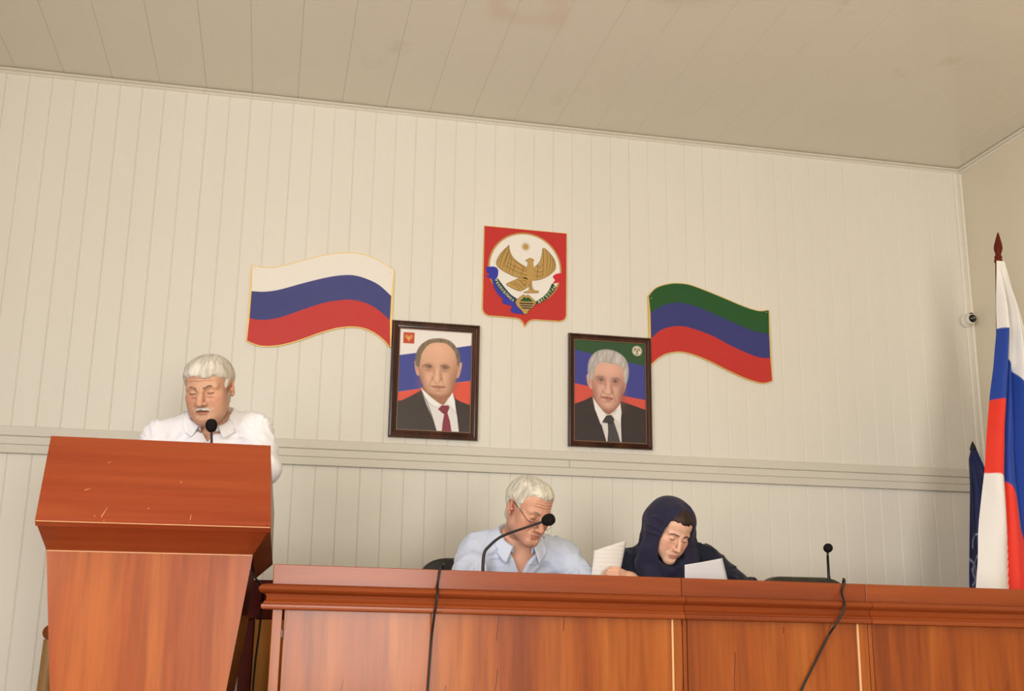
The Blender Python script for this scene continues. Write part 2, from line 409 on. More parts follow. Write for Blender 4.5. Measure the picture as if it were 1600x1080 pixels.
EMB = dict(shield=[(-0.211, 0.2443), (0.2019, 0.2412), (0.2014, -0.0066), (0.2003, -0.1831), (0.1912, -0.1999), (0.1708, -0.2083), (0.1066, -0.2086), (0.0374, -0.2092), (0.0163, -0.2176), (0.0032, -0.2318), (-0.0035, -0.2456), (-0.01, -0.2301), (-0.0261, -0.2126), (-0.0472, -0.2077), (-0.1157, -0.2056), (-0.1837, -0.2052), (-0.2021, -0.1959), (-0.2114, -0.178), (-0.2116, 0.015)], circle=[(-0.0068, 0.0424), (-0.1883, 0.0331), (0.178, 0.0354), (-0.0313, 0.2095)], sun=[(-0.0054, 0.1549), (0.0097, 0.1551)], rib_l=[(-0.1999, 0.0332), (-0.1831, 0.0378), (-0.1567, 0.0389), (-0.1417, 0.026), (-0.1403, 0.0072), (-0.1442, -0.0121), (-0.153, -0.0236), (-0.1371, -0.025), (-0.1101, -0.0634), (-0.0805, -0.0934), (-0.0484, -0.1206), (-0.0509, -0.1342), (-0.0266, -0.1699), (-0.0105, -0.1874), (-0.0475, -0.1874), (-0.0687, -0.1836), (-0.0768, -0.1682), (-0.068, -0.1542), (-0.1008, -0.1459), (-0.1194, -0.1366), (-0.117, -0.1203), (-0.1411, -0.098), (-0.1629, -0.0567), (-0.1714, -0.025), (-0.1873, -0.0182), (-0.198, -0.0083), (-0.1823, -0.0043), (-0.1957, 0.0081)], band_l=[(-0.1441, -0.0186), (-0.1263, -0.0387), (-0.1021, -0.0681), (-0.0752, -0.0957), (-0.0442, -0.1165), (-0.0562, -0.1319), (-0.0908, -0.1114), (-0.1218, -0.0858), (-0.1471, -0.0555), (-0.158, -0.0348)], rib_r=[(0.1332, 0.0099), (0.1402, 0.0214), (0.159, 0.0306), (0.1807, 0.0312), (0.1873, 0.0087), (0.1755, -0.0141), (0.1592, -0.0164), (0.1323, -0.024), (0.143, -0.0057)], band_r=[(0.1296, -0.0242), (0.1485, -0.0369), (0.1459, -0.0502), (0.1219, -0.0835), (0.0952, -0.1098), (0.058, -0.1342), (0.0499, -0.1213), (0.0791, -0.0986), (0.1057, -0.0712), (0.1216, -0.0428)], wing_l=[(-0.0895, 0.1548), (-0.0958, 0.1472), (-0.1105, 0.1322), (-0.1304, 0.1086), (-0.1442, 0.0829), (-0.1507, 0.0606), (-0.1452, 0.0447), (-0.1237, 0.0264), (-0.0873, 0.0087), (-0.0499, -0.0046), (-0.0126, -0.0082), (0.0206, -0.0153), (0.0273, 0.0097), (0.019, 0.0379), (-0.0134, 0.0555), (-0.0511, 0.0781), (-0.0738, 0.1024), (-0.0865, 0.1315)], wing_r=[(0.0825, 0.1542), (0.1043, 0.1439), (0.1288, 0.1167), (0.1425, 0.093), (0.147, 0.0686), (0.1417, 0.0462), (0.1159, 0.0195), (0.0891, 0.0021), (0.0623, -0.0093), (0.0291, -0.0114), (0.0286, 0.0343), (0.0483, 0.0605), (0.0669, 0.084), (0.0774, 0.1206)], body=[(-0.0056, 0.0835), (0.0023, 0.0891), (0.0141, 0.0966), (0.028, 0.0956), (0.0372, 0.0887), (0.0325, 0.0795), (0.0349, 0.0512), (0.0395, 0.0243), (0.0333, -0.0062), (0.0276, -0.0256), (0.0295, -0.0472), (0.0387, -0.0638), (0.0617, -0.0675), (0.0522, -0.0769), (-0.0118, -0.0806), (0.0015, -0.0732), (0.0147, -0.0646), (0.0134, -0.043), (0.0099, -0.0162), (0.0032, 0.0105), (0.0028, 0.0432), (0.0069, 0.0654), (0.0057, 0.0795)], tail=[(-0.0998, -0.0442), (-0.0761, -0.0305), (-0.0498, -0.0165), (-0.0286, -0.0073), (-0.0047, -0.0037), (0.0099, -0.0162), (0.0113, -0.0432), (-0.0014, -0.0577), (-0.0278, -0.0732), (-0.0491, -0.0705), (-0.0784, -0.0582)], shield_s=[(-0.0525, -0.13), (-0.0405, -0.1146), (-0.0274, -0.1028), (-0.0116, -0.0914), (-0.0036, -0.0994), (0.007, -0.0911), (0.0193, -0.0977), (0.0338, -0.1106), (0.0473, -0.1242), (0.0368, -0.1465), (0.021, -0.1621), (0.0105, -0.1726), (0.0043, -0.1864), (-0.0105, -0.1874), (-0.0186, -0.1757), (-0.032, -0.1622), (-0.0454, -0.1498)], mount=[(-0.0314, -0.1263), (-0.0193, -0.113), (-0.0089, -0.1015), (-0.0008, -0.1089), (0.0087, -0.1017), (0.0232, -0.1125), (0.0339, -0.1236)], st1=[(-0.035, -0.133), (0.0367, -0.1309), (0.0346, -0.1375), (-0.0323, -0.1392)], st2=[(-0.0311, -0.1445), (0.0325, -0.143), (0.0289, -0.1498), (-0.0268, -0.1506)], st3=[(-0.0241, -0.1558), (0.0263, -0.1553), (0.02, -0.1611), (-0.0172, -0.1617)])
EMB_LINES = [[(-0.0895, 0.1548), (-0.0932, 0.1172), (-0.1043, 0.078), (-0.1117, 0.0393)], [(-0.0537, 0.0779), (-0.0587, 0.0545), (-0.0674, 0.0266), (-0.0713, 0.0018)], [(-0.0134, 0.0555), (-0.021, 0.0249), (-0.034, -0.006)], [(-0.0958, 0.1472), (-0.1205, 0.0931), (-0.1355, 0.0385)], [(-0.1053, 0.137), (-0.1311, 0.0894), (-0.1437, 0.053)], [(-0.0881, 0.1341), (-0.1045, 0.0889), (-0.1237, 0.0275)], [(-0.0847, 0.1207), (-0.0884, 0.0794), (-0.1034, 0.0183)], [(-0.0781, 0.1075), (-0.0776, 0.0693), (-0.0884, 0.0097)], [(-0.0989, 0.0676), (-0.0506, 0.0443), (0.0138, 0.0222)], [(-0.1066, 0.0506), (-0.0503, 0.0225), (0.0182, 0.0035)], [(-0.0833, 0.0934), (-0.0348, 0.0619), (0.0056, 0.0325)], [(0.0825, 0.1542), (0.0856, 0.1048), (0.0843, 0.0662), (0.081, 0.0031)], [(0.0961, 0.1487), (0.1045, 0.1064), (0.0998, 0.0116)], [(0.1097, 0.1371), (0.1208, 0.0967), (0.1105, 0.0163)], [(0.1234, 0.1234), (0.1328, 0.0867), (0.1239, 0.0283)], [(0.1343, 0.1061), (0.141, 0.0764), (0.1347, 0.0402)], [(0.0483, 0.0605), (0.0671, 0.0539), (0.0832, 0.0716)], [(0.0404, 0.0353), (0.0673, 0.0293), (0.0888, 0.0392)], [(0.0353, 0.0103), (0.0622, 0.007), (0.0862, 0.0199)], [(0.0562, 0.0694), (0.0565, 0.0366), (0.0516, -0.0074)], [(-0.0814, -0.0352), (-0.0494, -0.0479), (-0.0331, -0.0709)], [(-0.0656, -0.0264), (-0.0334, -0.0466), (-0.0172, -0.067)], [(-0.0498, -0.0165), (-0.0284, -0.0246), (-0.0069, -0.0446), (-0.0014, -0.055)], [(-0.0337, -0.025), (-0.0125, -0.0179), (0.001, -0.0304), (-0.0122, -0.045), (-0.0229, -0.035)], [(0.0082, 0.0436), (0.035, 0.0458)], [(0.0195, -0.0154), (0.0199, -0.0479), (0.0281, -0.069)]]
EMB_TXT_L = [(-0.1502, -0.0298), (-0.1404, -0.0485), (-0.1285, -0.0648), (-0.1167, -0.0789), (-0.1038, -0.0909), (-0.092, -0.1029), (-0.0792, -0.1137), (-0.0663, -0.1235)]
EMB_TXT_R = [(0.0643, -0.1213), (0.0835, -0.1091), (0.0994, -0.0949), (0.1154, -0.0775), (0.1282, -0.0602), (0.1421, -0.0412)]
PRINT_A = dict(blue=[(-2.0, 27.5), (23.7, 23.9), (82.0, 15.6), (102.6, 12.5), (104.0, 47.9), (78.3, 51.4), (30.5, 59.1), (-1.9, 63.7)], red=[(-1.9, 63.7), (31.4, 58.7), (78.3, 51.4), (104.0, 47.9), (105.1, 77.9), (-0.9, 82.6)], suit=[(-3.1, 73.1), (7.1, 71.0), (18.9, 66.4), (31.5, 60.6), (41.0, 63.6), (68.5, 63.5), (75.5, 65.7), (85.9, 69.5), (103.2, 73.3), (104.4, 102.5), (-1.3, 107.0)], shirt=[(31.4, 59.1), (41.0, 62.9), (55.0, 67.8), (66.9, 66.1), (73.6, 61.8), (77.7, 70.5), (81.8, 85.1), (85.3, 103.3), (56.6, 104.6), (49.0, 87.7), (39.8, 74.0)], tie=[(55.4, 78.2), (60.4, 74.0), (69.8, 73.9), (71.1, 76.3), (68.4, 81.0), (72.2, 89.2), (75.7, 103.7), (60.9, 104.4), (62.0, 92.1), (63.9, 82.8)], neck=[(35.6, 56.5), (72.4, 54.8), (73.6, 62.1), (68.7, 67.2), (63.8, 73.0), (59.5, 73.2), (48.1, 68.1), (34.9, 61.4)], head=[(26.3, 34.8), (27.1, 23.8), (32.7, 15.2), (43.7, 10.5), (55.8, 9.2), (68.0, 11.0), (76.5, 17.7), (80.8, 29.8), (80.6, 39.7), (78.5, 47.7), (75.1, 55.9), (69.3, 62.3), (61.7, 65.3), (53.2, 65.7), (44.5, 63.4), (37.4, 58.8), (31.9, 51.7), (28.4, 43.3)], hair=[(23.4, 36.2), (23.0, 27.6), (26.0, 19.5), (33.5, 13.1), (43.7, 9.1), (57.5, 8.0), (70.5, 10.4), (79.5, 17.6), (83.3, 26.0), (82.8, 34.6), (80.3, 33.8), (78.6, 26.2), (74.5, 19.1), (66.3, 13.6), (55.9, 12.1), (43.9, 13.4), (36.3, 17.8), (31.0, 24.8), (29.2, 32.2), (27.8, 37.2)], ear_l=[(21.7, 32.4), (25.4, 31.8), (28.1, 37.2), (29.1, 44.5), (26.8, 46.4), (23.7, 42.3)], ear_r=[(86.4, 31.4), (82.7, 31.9), (80.1, 36.0), (79.1, 45.9), (82.4, 45.7), (85.0, 39.4)], crest=[(5.4, 4.0), (20.6, 3.9), (20.5, 15.0), (5.4, 15.0)], pts=[(41.5, 37.4), (63.1, 37.4), (38.9, 35.5), (63.0, 35.2), (52.7, 48.9), (55.3, 56.4), (47.2, 48.6), (58.4, 48.7), (45.0, 56.0), (65.6, 56.1), (55.5, 60.4), (52.0, 39.8), (12.9, 9.2)])
PRINT_B = dict(blue=[(-2.7, 10.1), (21.2, 13.3), (50.2, 17.5), (98.7, 22.6), (103.0, 22.9), (102.9, 57.1), (64.8, 53.4), (21.5, 46.2), (-2.2, 43.5)], red=[(-2.2, 43.5), (21.5, 46.2), (64.8, 53.4), (102.9, 57.1), (102.8, 79.8), (-1.6, 84.5)], suit=[(-3.6, 65.3), (13.3, 60.6), (25.4, 55.8), (36.9, 63.2), (58.9, 63.4), (64.0, 58.9), (80.9, 62.4), (104.5, 67.5), (104.3, 104.1), (-2.9, 108.9)], shirt=[(25.9, 57.0), (35.3, 65.7), (47.1, 72.5), (55.6, 68.5), (63.1, 59.8), (64.4, 76.6), (65.5, 105.8), (47.4, 106.6), (37.9, 82.7), (30.2, 69.6)], tie=[(38.8, 80.2), (44.6, 73.8), (51.4, 72.9), (55.6, 77.0), (54.9, 79.7), (60.7, 91.4), (66.1, 105.8), (44.8, 106.8), (46.9, 89.6), (46.4, 81.1)], neck=[(28.4, 53.8), (63.1, 54.7), (63.0, 62.0), (53.9, 69.8), (46.3, 72.8), (37.0, 66.9), (27.1, 58.8)], head=[(24.5, 39.4), (26.4, 27.1), (36.6, 19.3), (51.9, 18.6), (65.5, 22.9), (71.5, 34.8), (70.7, 43.4), (67.7, 52.1), (63.1, 60.2), (54.7, 67.3), (46.3, 70.1), (37.8, 66.6), (30.2, 59.9), (26.0, 50.3)], hair=[(20.3, 37.1), (19.6, 27.4), (22.6, 18.7), (32.2, 11.2), (46.7, 8.7), (61.2, 10.9), (72.3, 17.7), (76.1, 28.5), (73.7, 39.6), (70.7, 41.0), (69.0, 34.9), (67.2, 25.3), (58.7, 23.0), (50.2, 22.6), (38.3, 21.7), (30.7, 26.3), (27.4, 34.4), (25.7, 39.3), (22.3, 39.5)], ear_l=[(18.0, 35.0), (21.8, 35.2), (24.9, 40.6), (25.3, 48.5), (21.6, 47.4), (18.5, 42.1)], ear_r=[(72.7, 40.9), (69.8, 43.4), (67.0, 48.4), (66.3, 52.1), (69.0, 50.8), (71.7, 45.8)], pts=[(37.6, 39.4), (57.1, 40.3), (35.9, 36.4), (58.5, 37.2), (47.0, 51.2), (45.7, 56.7), (40.2, 50.9), (52.9, 51.5), (36.9, 56.1), (54.7, 57.3), (46.2, 61.0), (46.9, 42.0), (88.2, 8.1)])
# ------------------------------------------------------------------ materials
M = {}
def paint(name, a, b, rough=.45, spec=.4, sc_=(1.2, 1.2, .5), bump=.05):
    m = mat(name, a, rough, spec); tint_noise(m, a, b, sc_, 4, bump, 30, .002, 'Position'); return m
M['board'] = paint('cream_wall_boards', srgb(230, 225, 213), srgb(224, 219, 206), .5, .35)
M['rail'] = paint('cream_rail', srgb(218, 212, 198), srgb(210, 204, 190), .5, .35)
M['cornice'] = paint('cream_cornice', srgb(234, 228, 214), srgb(228, 221, 206), .4, .4)
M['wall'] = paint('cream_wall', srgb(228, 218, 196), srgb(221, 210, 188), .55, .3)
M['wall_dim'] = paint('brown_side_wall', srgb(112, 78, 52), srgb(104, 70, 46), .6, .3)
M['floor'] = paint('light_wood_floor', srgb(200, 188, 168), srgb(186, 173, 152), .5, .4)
M['wall_shade'] = paint('shade_toned_hall_wall', srgb(96, 70, 52), srgb(88, 64, 48), .6, .3)  # dark tone stands in for the backlit shade of the rear wall
# ceiling panels: pale plastic with a dull shine and a few damp stains
m = M['ceiling'] = mat('ceiling_panels', srgb(222, 214, 198), .10, .5)
t = N(m, 'ShaderNodeNewGeometry'); n = N(m, 'ShaderNodeTexNoise', Scale=1.6, Detail=6.0, Roughness=.65); L(m, t.outputs['Position'], n.inputs['Vector'])
r = N(m, 'ShaderNodeValToRGB'); e = r.color_ramp.elements
e[0].position = .22; e[0].color = srgb(204, 190, 168); e[1].position = .38; e[1].color = srgb(224, 217, 202)
L(m, n.outputs['Fac'], r.inputs[0]); L(m, r.outputs[0], bsdf(m).inputs['Base Color'])

def wood(name, dark, mid, light, axis='z', scale=1.0, rough=.34, coat=.12, spec=.24, cracks=False, crough=.12):
    m = mat(name, mid, rough, spec, coat=coat, coat_rough=crough)
    t = N(m, 'ShaderNodeTexCoord'); mp = N(m, 'ShaderNodeMapping')
    s = {'z': (9, 9, .55), 'x': (.55, 9, 9), 'y': (9, .55, 9)}[axis]
    mp.inputs['Scale'].default_value = [q*scale for q in s]
    oi = N(m, 'ShaderNodeObjectInfo'); add = N(m, 'ShaderNodeVectorMath', operation='ADD')
    L(m, t.outputs['Object'], add.inputs[0]); 
    cb = N(m, 'ShaderNodeCombineXYZ'); mu = N(m, 'ShaderNodeMath', operation='MULTIPLY'); mu.inputs[1].default_value = 13.0
    L(m, oi.outputs['Random'], mu.inputs[0]); 
    for k in range(3): L(m, mu.outputs[0], cb.inputs[k])
    L(m, cb.outputs[0], add.inputs[1]); L(m, add.outputs[0], mp.inputs['Vector'])
    n1 = N(m, 'ShaderNodeTexNoise', Scale=1.0, Detail=5.0, Roughness=.55, Distortion=.4); L(m, mp.outputs[0], n1.inputs['Vector'])
    r = N(m, 'ShaderNodeValToRGB'); e = r.color_ramp.elements
    e[0].position = .30; e[0].color = dark; e[1].position = .72; e[1].color = light
    k = e.new(.5); k.color = mid
    L(m, n1.outputs['Fac'], r.inputs[0])
    mp2 = N(m, 'ShaderNodeMapping'); mp2.inputs['Scale'].default_value = [q*scale*7 for q in s]; L(m, add.outputs[0], mp2.inputs['Vector'])
    n2 = N(m, 'ShaderNodeTexNoise', Scale=1.0, Detail=3.0); L(m, mp2.outputs[0], n2.inputs['Vector'])
    mx = N(m, 'ShaderNodeMixRGB', blend_type='MULTIPLY'); mx.inputs[0].default_value = .6 if axis == 'z' else .3
    r2 = N(m, 'ShaderNodeValToRGB'); r2.color_ramp.elements[0].position = .3; r2.color_ramp.elements[0].color = (.62, .55, .5, 1); r2.color_ramp.elements[1].position = .6
    L(m, n2.outputs['Fac'], r2.inputs[0]); L(m, r.outputs[0], mx.inputs[1]); L(m, r2.outputs[0], mx.inputs[2])
    out = mx.outputs[0]
    if cracks:                                   # dark hairline checks running with the grain
        sx = N(m, 'ShaderNodeSeparateXYZ'); L(m, add.outputs[0], sx.inputs[0])
        nw = N(m, 'ShaderNodeTexNoise', noise_dimensions='1D', Scale=1.0, Detail=3.0); mz_ = N(m, 'ShaderNodeMath', operation='MULTIPLY'); mz_.inputs[1].default_value = 9.0; L(m, sx.outputs[2], mz_.inputs[0]); L(m, mz_.outputs[0], nw.inputs['W'])
        ma = N(m, 'ShaderNodeMath', operation='MULTIPLY_ADD'); ma.inputs[1].default_value = .11; L(m, nw.outputs['Fac'], ma.inputs[0])
        mb_ = N(m, 'ShaderNodeMath', operation='MULTIPLY'); mb_.inputs[1].default_value = 6.0; L(m, sx.outputs[0], mb_.inputs[0]); L(m, mb_.outputs[0], ma.inputs[2])
        v = N(m, 'ShaderNodeTexVoronoi', voronoi_dimensions='1D', feature='DISTANCE_TO_EDGE', Scale=1.0); L(m, ma.outputs[0], v.inputs['W'])
        lt = N(m, 'ShaderNodeMath', operation='LESS_THAN'); lt.inputs[1].default_value = .009; L(m, v.outputs['Distance'], lt.inputs[0])
        n3 = N(m, 'ShaderNodeTexNoise', Scale=3.6); L(m, add.outputs[0], n3.inputs['Vector'])
        gt = N(m, 'ShaderNodeMath', operation='GREATER_THAN'); gt.inputs[1].default_value = .53; L(m, n3.outputs['Fac'], gt.inputs[0])
        mm = N(m, 'ShaderNodeMath', operation='MULTIPLY'); L(m, lt.outputs[0], mm.inputs[0]); L(m, gt.outputs[0], mm.inputs[1])
        m4 = N(m, 'ShaderNodeMixRGB', blend_type='MIX'); m4.inputs[2].default_value = srgb(70, 26, 8)
        mf = N(m, 'ShaderNodeMath', operation='MULTIPLY'); mf.inputs[1].default_value = .75; L(m, mm.outputs[0], mf.inputs[0])
        L(m, mf.outputs[0], m4.inputs[0]); L(m, out, m4.inputs[1]); out = m4.outputs[0]
    L(m, out, bsdf(m).inputs['Base Color'])
    bp = N(m, 'ShaderNodeBump', Strength=.05, Distance=.001); L(m, n2.outputs['Fac'], bp.inputs['Height']); L(m, bp.outputs[0], bsdf(m).inputs['Normal'])
    return m
M['bench_panel'] = wood('cherry_veneer_upright', srgb(124, 56, 16), srgb(150, 74, 22), srgb(172, 97, 36), 'z', cracks=True)
M['bench_rail'] = wood('cherry_veneer_lengthwise', srgb(118, 50, 18), srgb(138, 63, 24), srgb(154, 78, 34), 'x', .8)
M['lectern_front'] = wood('orange_cherry_veneer', srgb(140, 62, 20), srgb(164, 80, 29), srgb(188, 106, 44), 'z', .8)
M['lectern_top'] = wood('red_cherry_veneer', srgb(130, 50, 24), srgb(152, 64, 32), srgb(168, 82, 44), 'x', .6)
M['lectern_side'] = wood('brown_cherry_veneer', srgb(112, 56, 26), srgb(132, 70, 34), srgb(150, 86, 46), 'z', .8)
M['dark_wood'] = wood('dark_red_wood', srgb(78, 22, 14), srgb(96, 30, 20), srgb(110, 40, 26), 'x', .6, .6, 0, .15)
M['pale_wood'] = wood('yellow_brown_board', srgb(190, 124, 56), srgb(208, 142, 70), srgb(220, 158, 86), 'z', .6, .6, 0, .15)
M['chair_wood'] = wood('tan_chair_wood', srgb(150, 112, 66), srgb(172, 134, 84), srgb(186, 150, 100), 'z', .6, .45, .1)
M['raw_edge'] = mat('raw_wood_edge', srgb(228, 176, 128), .6, .3)
M['frame'] = wood('brown_frame_moulding', srgb(52, 28, 18), srgb(70, 40, 26), srgb(92, 56, 36), 'z', 1.5, .3, .5)
M['black'] = mat('black_plastic', srgb(24, 22, 22), .45, .4)
M['foam'] = mat('black_foam', srgb(26, 24, 24), .9, .1); tint_noise(M['foam'], srgb(20, 18, 18), srgb(34, 31, 30), (200,)*3, 3, .6, 500, .001)
M['leather'] = mat('black_leather', srgb(40, 36, 33), .5, .4); tint_noise(M['leather'], srgb(36, 33, 30), srgb(46, 42, 38), (30,)*3, 4, .25, 260, .001)
M['olive'] = mat('dark_olive_leather', srgb(52, 50, 36), .5, .4); tint_noise(M['olive'], srgb(48, 46, 33), srgb(60, 57, 42), (30,)*3, 4, .25, 260, .001)
M['gold'] = mat('gold_edge', srgb(226, 192, 112), .35, .5, metal=.35)
M['white_print'] = mat('white_enamel', srgb(238, 232, 222), .35, .4)
M['blue_print'] = mat('blue_enamel', srgb(52, 56, 122), .35, .4)
M['red_print'] = mat('red_enamel', srgb(196, 48, 44), .35, .4)
M['green_print'] = mat('green_enamel', srgb(28, 84, 38), .35, .4)
M['silver'] = mat('grey_metal', srgb(150, 146, 140), .35, .5, metal=.8)
M['white_plastic'] = mat('white_plastic', srgb(232, 226, 212), .35, .45)
M['glass_black'] = mat('black_lens', srgb(18, 16, 16), .08, .6)
M['paper'] = mat('shade_greyed_paper', srgb(214, 211, 214), .7, .2)  # white paper greyed; the shade of its backlit face is in the colour
M['chrome'] = mat('chrome', srgb(180, 176, 170), .2, .5, metal=1)

# ------------------------------------------------------------------ the hall
X0, X1, YF, ZC, ZH = -.9, 4.815, -9.1, 3.215, -.4
def slab(name, lo, hi, m, kind='structure'):
    return tag(MB().box(lo, hi).build(name, m), kind=kind)
wall_back = slab('wall_back', (X0-.1, .014, ZH), (X1+.1, .15, ZC+.2), M['rail'])
wall_right = slab('wall_right', (X1, YF, ZH), (X1+.12, .014, ZC+.1), M['wall'])
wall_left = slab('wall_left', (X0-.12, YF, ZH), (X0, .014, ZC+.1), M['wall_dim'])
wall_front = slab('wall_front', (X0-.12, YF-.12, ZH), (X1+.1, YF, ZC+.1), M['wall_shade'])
floor = slab('floor', (X0-.12, YF, ZH-.1), (X1+.1, .014, ZH), M['floor'])
stage = slab('floor_stage', (X0, -2.4, ZH), (X1, .014, 0), M['floor'])
ceiling = slab('ceiling', (X0-.12, YF, ZC+.012), (X1+.1, .014, ZC+.1), M['ceiling'])

# wall boards, each with a rounded lip and an open joint
def board_mesh(name, z0, z1, w):
    prof = [(0, .014), (0, -.0018), (.0014, -.0018), (.0048, -.0048), (.0070, -.0056), (w-.0012, -.0056), (w, -.0046), (w, .014)]
    mb = MB().prism(prof, 'z', z0, z1); o = mb.build('plank', M['board']); me = o.data; bpy.data.objects.remove(o)
    return me
Z_R0, Z_R1, Z_CN = 1.439, 1.555, 3.190
bw = .1
up, dn = board_mesh('plank', Z_R1-.01, Z_CN+.01, bw), board_mesh('plank', 0, Z_R0+.01, bw)
def child(name, me, parent, loc=(0, 0, 0), rot=(0, 0, 0)):
    o = bpy.data.objects.new(name, me); sc.collection.objects.link(o); o.parent = parent; o.location = loc; o.rotation_euler = rot; return o
for i in range(-9, 49):
    if i < 48:
        for me in (up, dn): child('plank', me, wall_back, (i*.1, rng.uniform(-.0006, .0006), 0))
lo_me = [MB().box((4.8, -.006, a), (X1, .014, b)).build('plank', M['board']) for a, b in ((0, Z_R0), (Z_R1, Z_CN))]
for o in lo_me: o.parent = wall_back
# dado rail of three strips, with a butt joint in the middle strip
rail = tag(empty('trim_1'), kind='structure')
for z0, z1, y in ((1.514, 1.555, -.0215), (1.4775, 1.5125, -.0185), (1.439, 1.476, -.0225)):
    cuts = [X0, 2.585, X1] if z0 > 1.47 and z1 < 1.52 else [X0, X1]
    for a, b in zip(cuts, cuts[1:]):
        MB().box((a+.0008, y, z0), (b-.0008, .0, z1), .0025).build('rail_strip', M['rail'], rail)
MB().box((X0, -.012, 1.439), (X1, .0, 1.555)).build('backing', M['rail'], rail)
# cornice: two small beads where wall and ceiling meet
def cornice(name, a, b, axis):
    root = tag(empty(name), kind='structure')
    def bead(h0, h1, d, cuts):
        n = 7; arc = [(0, h1)]+[(-d*math.sin(math.pi*k/n)**.6, h1+(h0-h1)*k/n) for k in range(1, n)]+[(0, h0)]
        for p, q in zip(cuts, cuts[1:]):
            if axis == 'x': MB().prism([(y, z) for y, z in arc], 'x', p+.0007, q-.0007).build('bead', M['cornice'], root, True)
            else: MB().prism([(X1+y, z) for y, z in arc], 'y', p, q).build('bead', M['cornice'], root, True)
    cuts = [a, .785, b] if axis == 'x' else [a, b]
    bead(3.188, 3.203, .020, cuts); bead(3.201, 3.216, .030, cuts)
    return root
cornice('trim_2', X0, X1, 'x'); cornice('trim_3', YF, 0, 'y')
# corner strip and cable duct beside it
tag(MB().box((X1-.016, -.016, 0), (X1, -.004, Z_CN), .003).build('trim_4', M['cornice']), kind='structure')
tag(MB().box((X1-.05, -.016, 0), (X1-.03, -.004, Z_CN), .004).build('trim_5', M['cornice']), kind='structure')
# ceiling panels 21 cm wide running from the back wall into the hall
pw = .2135; x = 1.22-pw*12
pm = MB().prism([(0.0, .012), (.0, .0009), (.0008, .0009), (.0022, .0002), (.006, 0), (pw-.003, 0), (pw-.0008, .0004), (pw, .012)], 'y', -6.2, .0).build('ceiling_panel', M['ceiling']); pme = pm.data; bpy.data.objects.remove(pm)
k = 0
while x < X1:
    if x > X0-.05: child('ceiling_panel', pme, ceiling, (x, 0, ZC+rng.uniform(-.0003, .0003)), (0, rng.uniform(-.0008, .0008), 0))
    x += pw

# ------------------------------------------------------------------ presidium desk, three units in a row
SH = .0112
def shear(o):
    for v in o.data.vertices: v.co.z -= SH*(v.co.x-1.235)*min(max(v.co.z, 0)/.9, 1)
    return o
def wb(name, lo, hi, m, parent, bev=.0015, smooth=False):
    return shear(MB().box(lo, hi, bev).build(name, m, parent, smooth))
YB = -1.75
def desk(x0, x1, label, first=False, ends=False):
    root = empty('presidium_desk', (0, 0, 0)); tag(root, label, 'desk', None)
    wb('top_band', (x0+.0008, YB, .872), (x1-.0008, YB+.03, .931), M['bench_rail'], root)
    prof = [(.02, .874), (-.012, .876), (-.026, .874), (-.035, .868), (-.038, .861), (-.034, .855), (-.024, .851), (-.017, .847), (-.0135, .838), (-.016, .830),
            (-.0215, .8255), (-.0225, .8215), (-.0275, .8190), (-.0285, .8120), (-.0265, .8060), (-.020, .8035), (.02, .8035)]
    mb = MB()
    if first:                                      # moulding mitred round the left end
        n = len(prof)
        v = [(x0+d, YB+d, z) for d, z in prof]+[(x1-.0008, YB+d, z) for d, z in prof]+[(x0+d, -1.22, z) for d, z in prof]
        f = [(i, i+1, n+i+1, n+i) for i in range(n-1)]+[(2*n+i, 2*n+i+1, i+1, i) for i in range(n-1)]+[tuple(range(n, 2*n)), tuple(range(2*n, 3*n))[::-1]]
        mb.add(v, f)
    else:
        mb.prism([(YB+d, z) for d, z in prof], 'x', x0+.0008, x1-.0008)
    shear(mb.build('moulding', M['bench_rail'], root, True, sharp=35))
    a = x0+.005
    if first:
        wb('stile', (a, YB, 0), (a+.028, YB+.03, .806), M['bench_panel'], root); pa = a+.0335
        wb('panel', (pa, YB+.003, .02), (x1-.036, YB+.022, .806), M['bench_panel'], root)
        wb('raw_edge', (x1-.0355, YB-.001, .0), (x1-.0300, YB+.022, .804), M['raw_edge'], root, 0)['label'] = 'pale unvarnished edge strip'
        wb('stile', (x1-.0295, YB+.001, 0), (x1-.001, YB+.03, .806), M['bench_panel'], root)
    else:
        wb('stile', (x0+.001, YB+.001, 0), (x0+.014, YB+.03, .806), M['bench_panel'], root)
        wb('panel', (x0+.0165, YB+.003, .02), (x1-.040, YB+.022, .806), M['bench_panel'], root)
        wb('raw_edge', (x1-.0395, YB-.001, .0), (x1-.0335, YB+.022, .804), M['raw_edge'], root, 0)['label'] = 'pale unvarnished edge strip'
        wb('stile', (x1-.033, YB+.001, 0), (x1-.001, YB+.03, .806), M['bench_panel'], root)
    wb('side_panel', (x0+.012, YB+.031, 0), (x0+.030, -1.46, .872), M['bench_panel'], root)
    wb('side_panel', (x1-.030, YB+.031, 0), (x1-.012, -1.46, .872), M['bench_panel'], root)
    wb('desktop', (x0+.031, YB+.031, .725), (x1-.031, -1.22, .75), M['bench_rail'], root)
    return root
desk(1.235, 2.475, 'left unit of the cherry wood presidium desk, with end moulding and cable over it', True)
desk(2.475, 3.100, 'middle short unit of the cherry wood presidium desk, below the empty microphone')
desk(3.100, 4.330, 'right unit of the cherry wood presidium desk, in front of the flags')

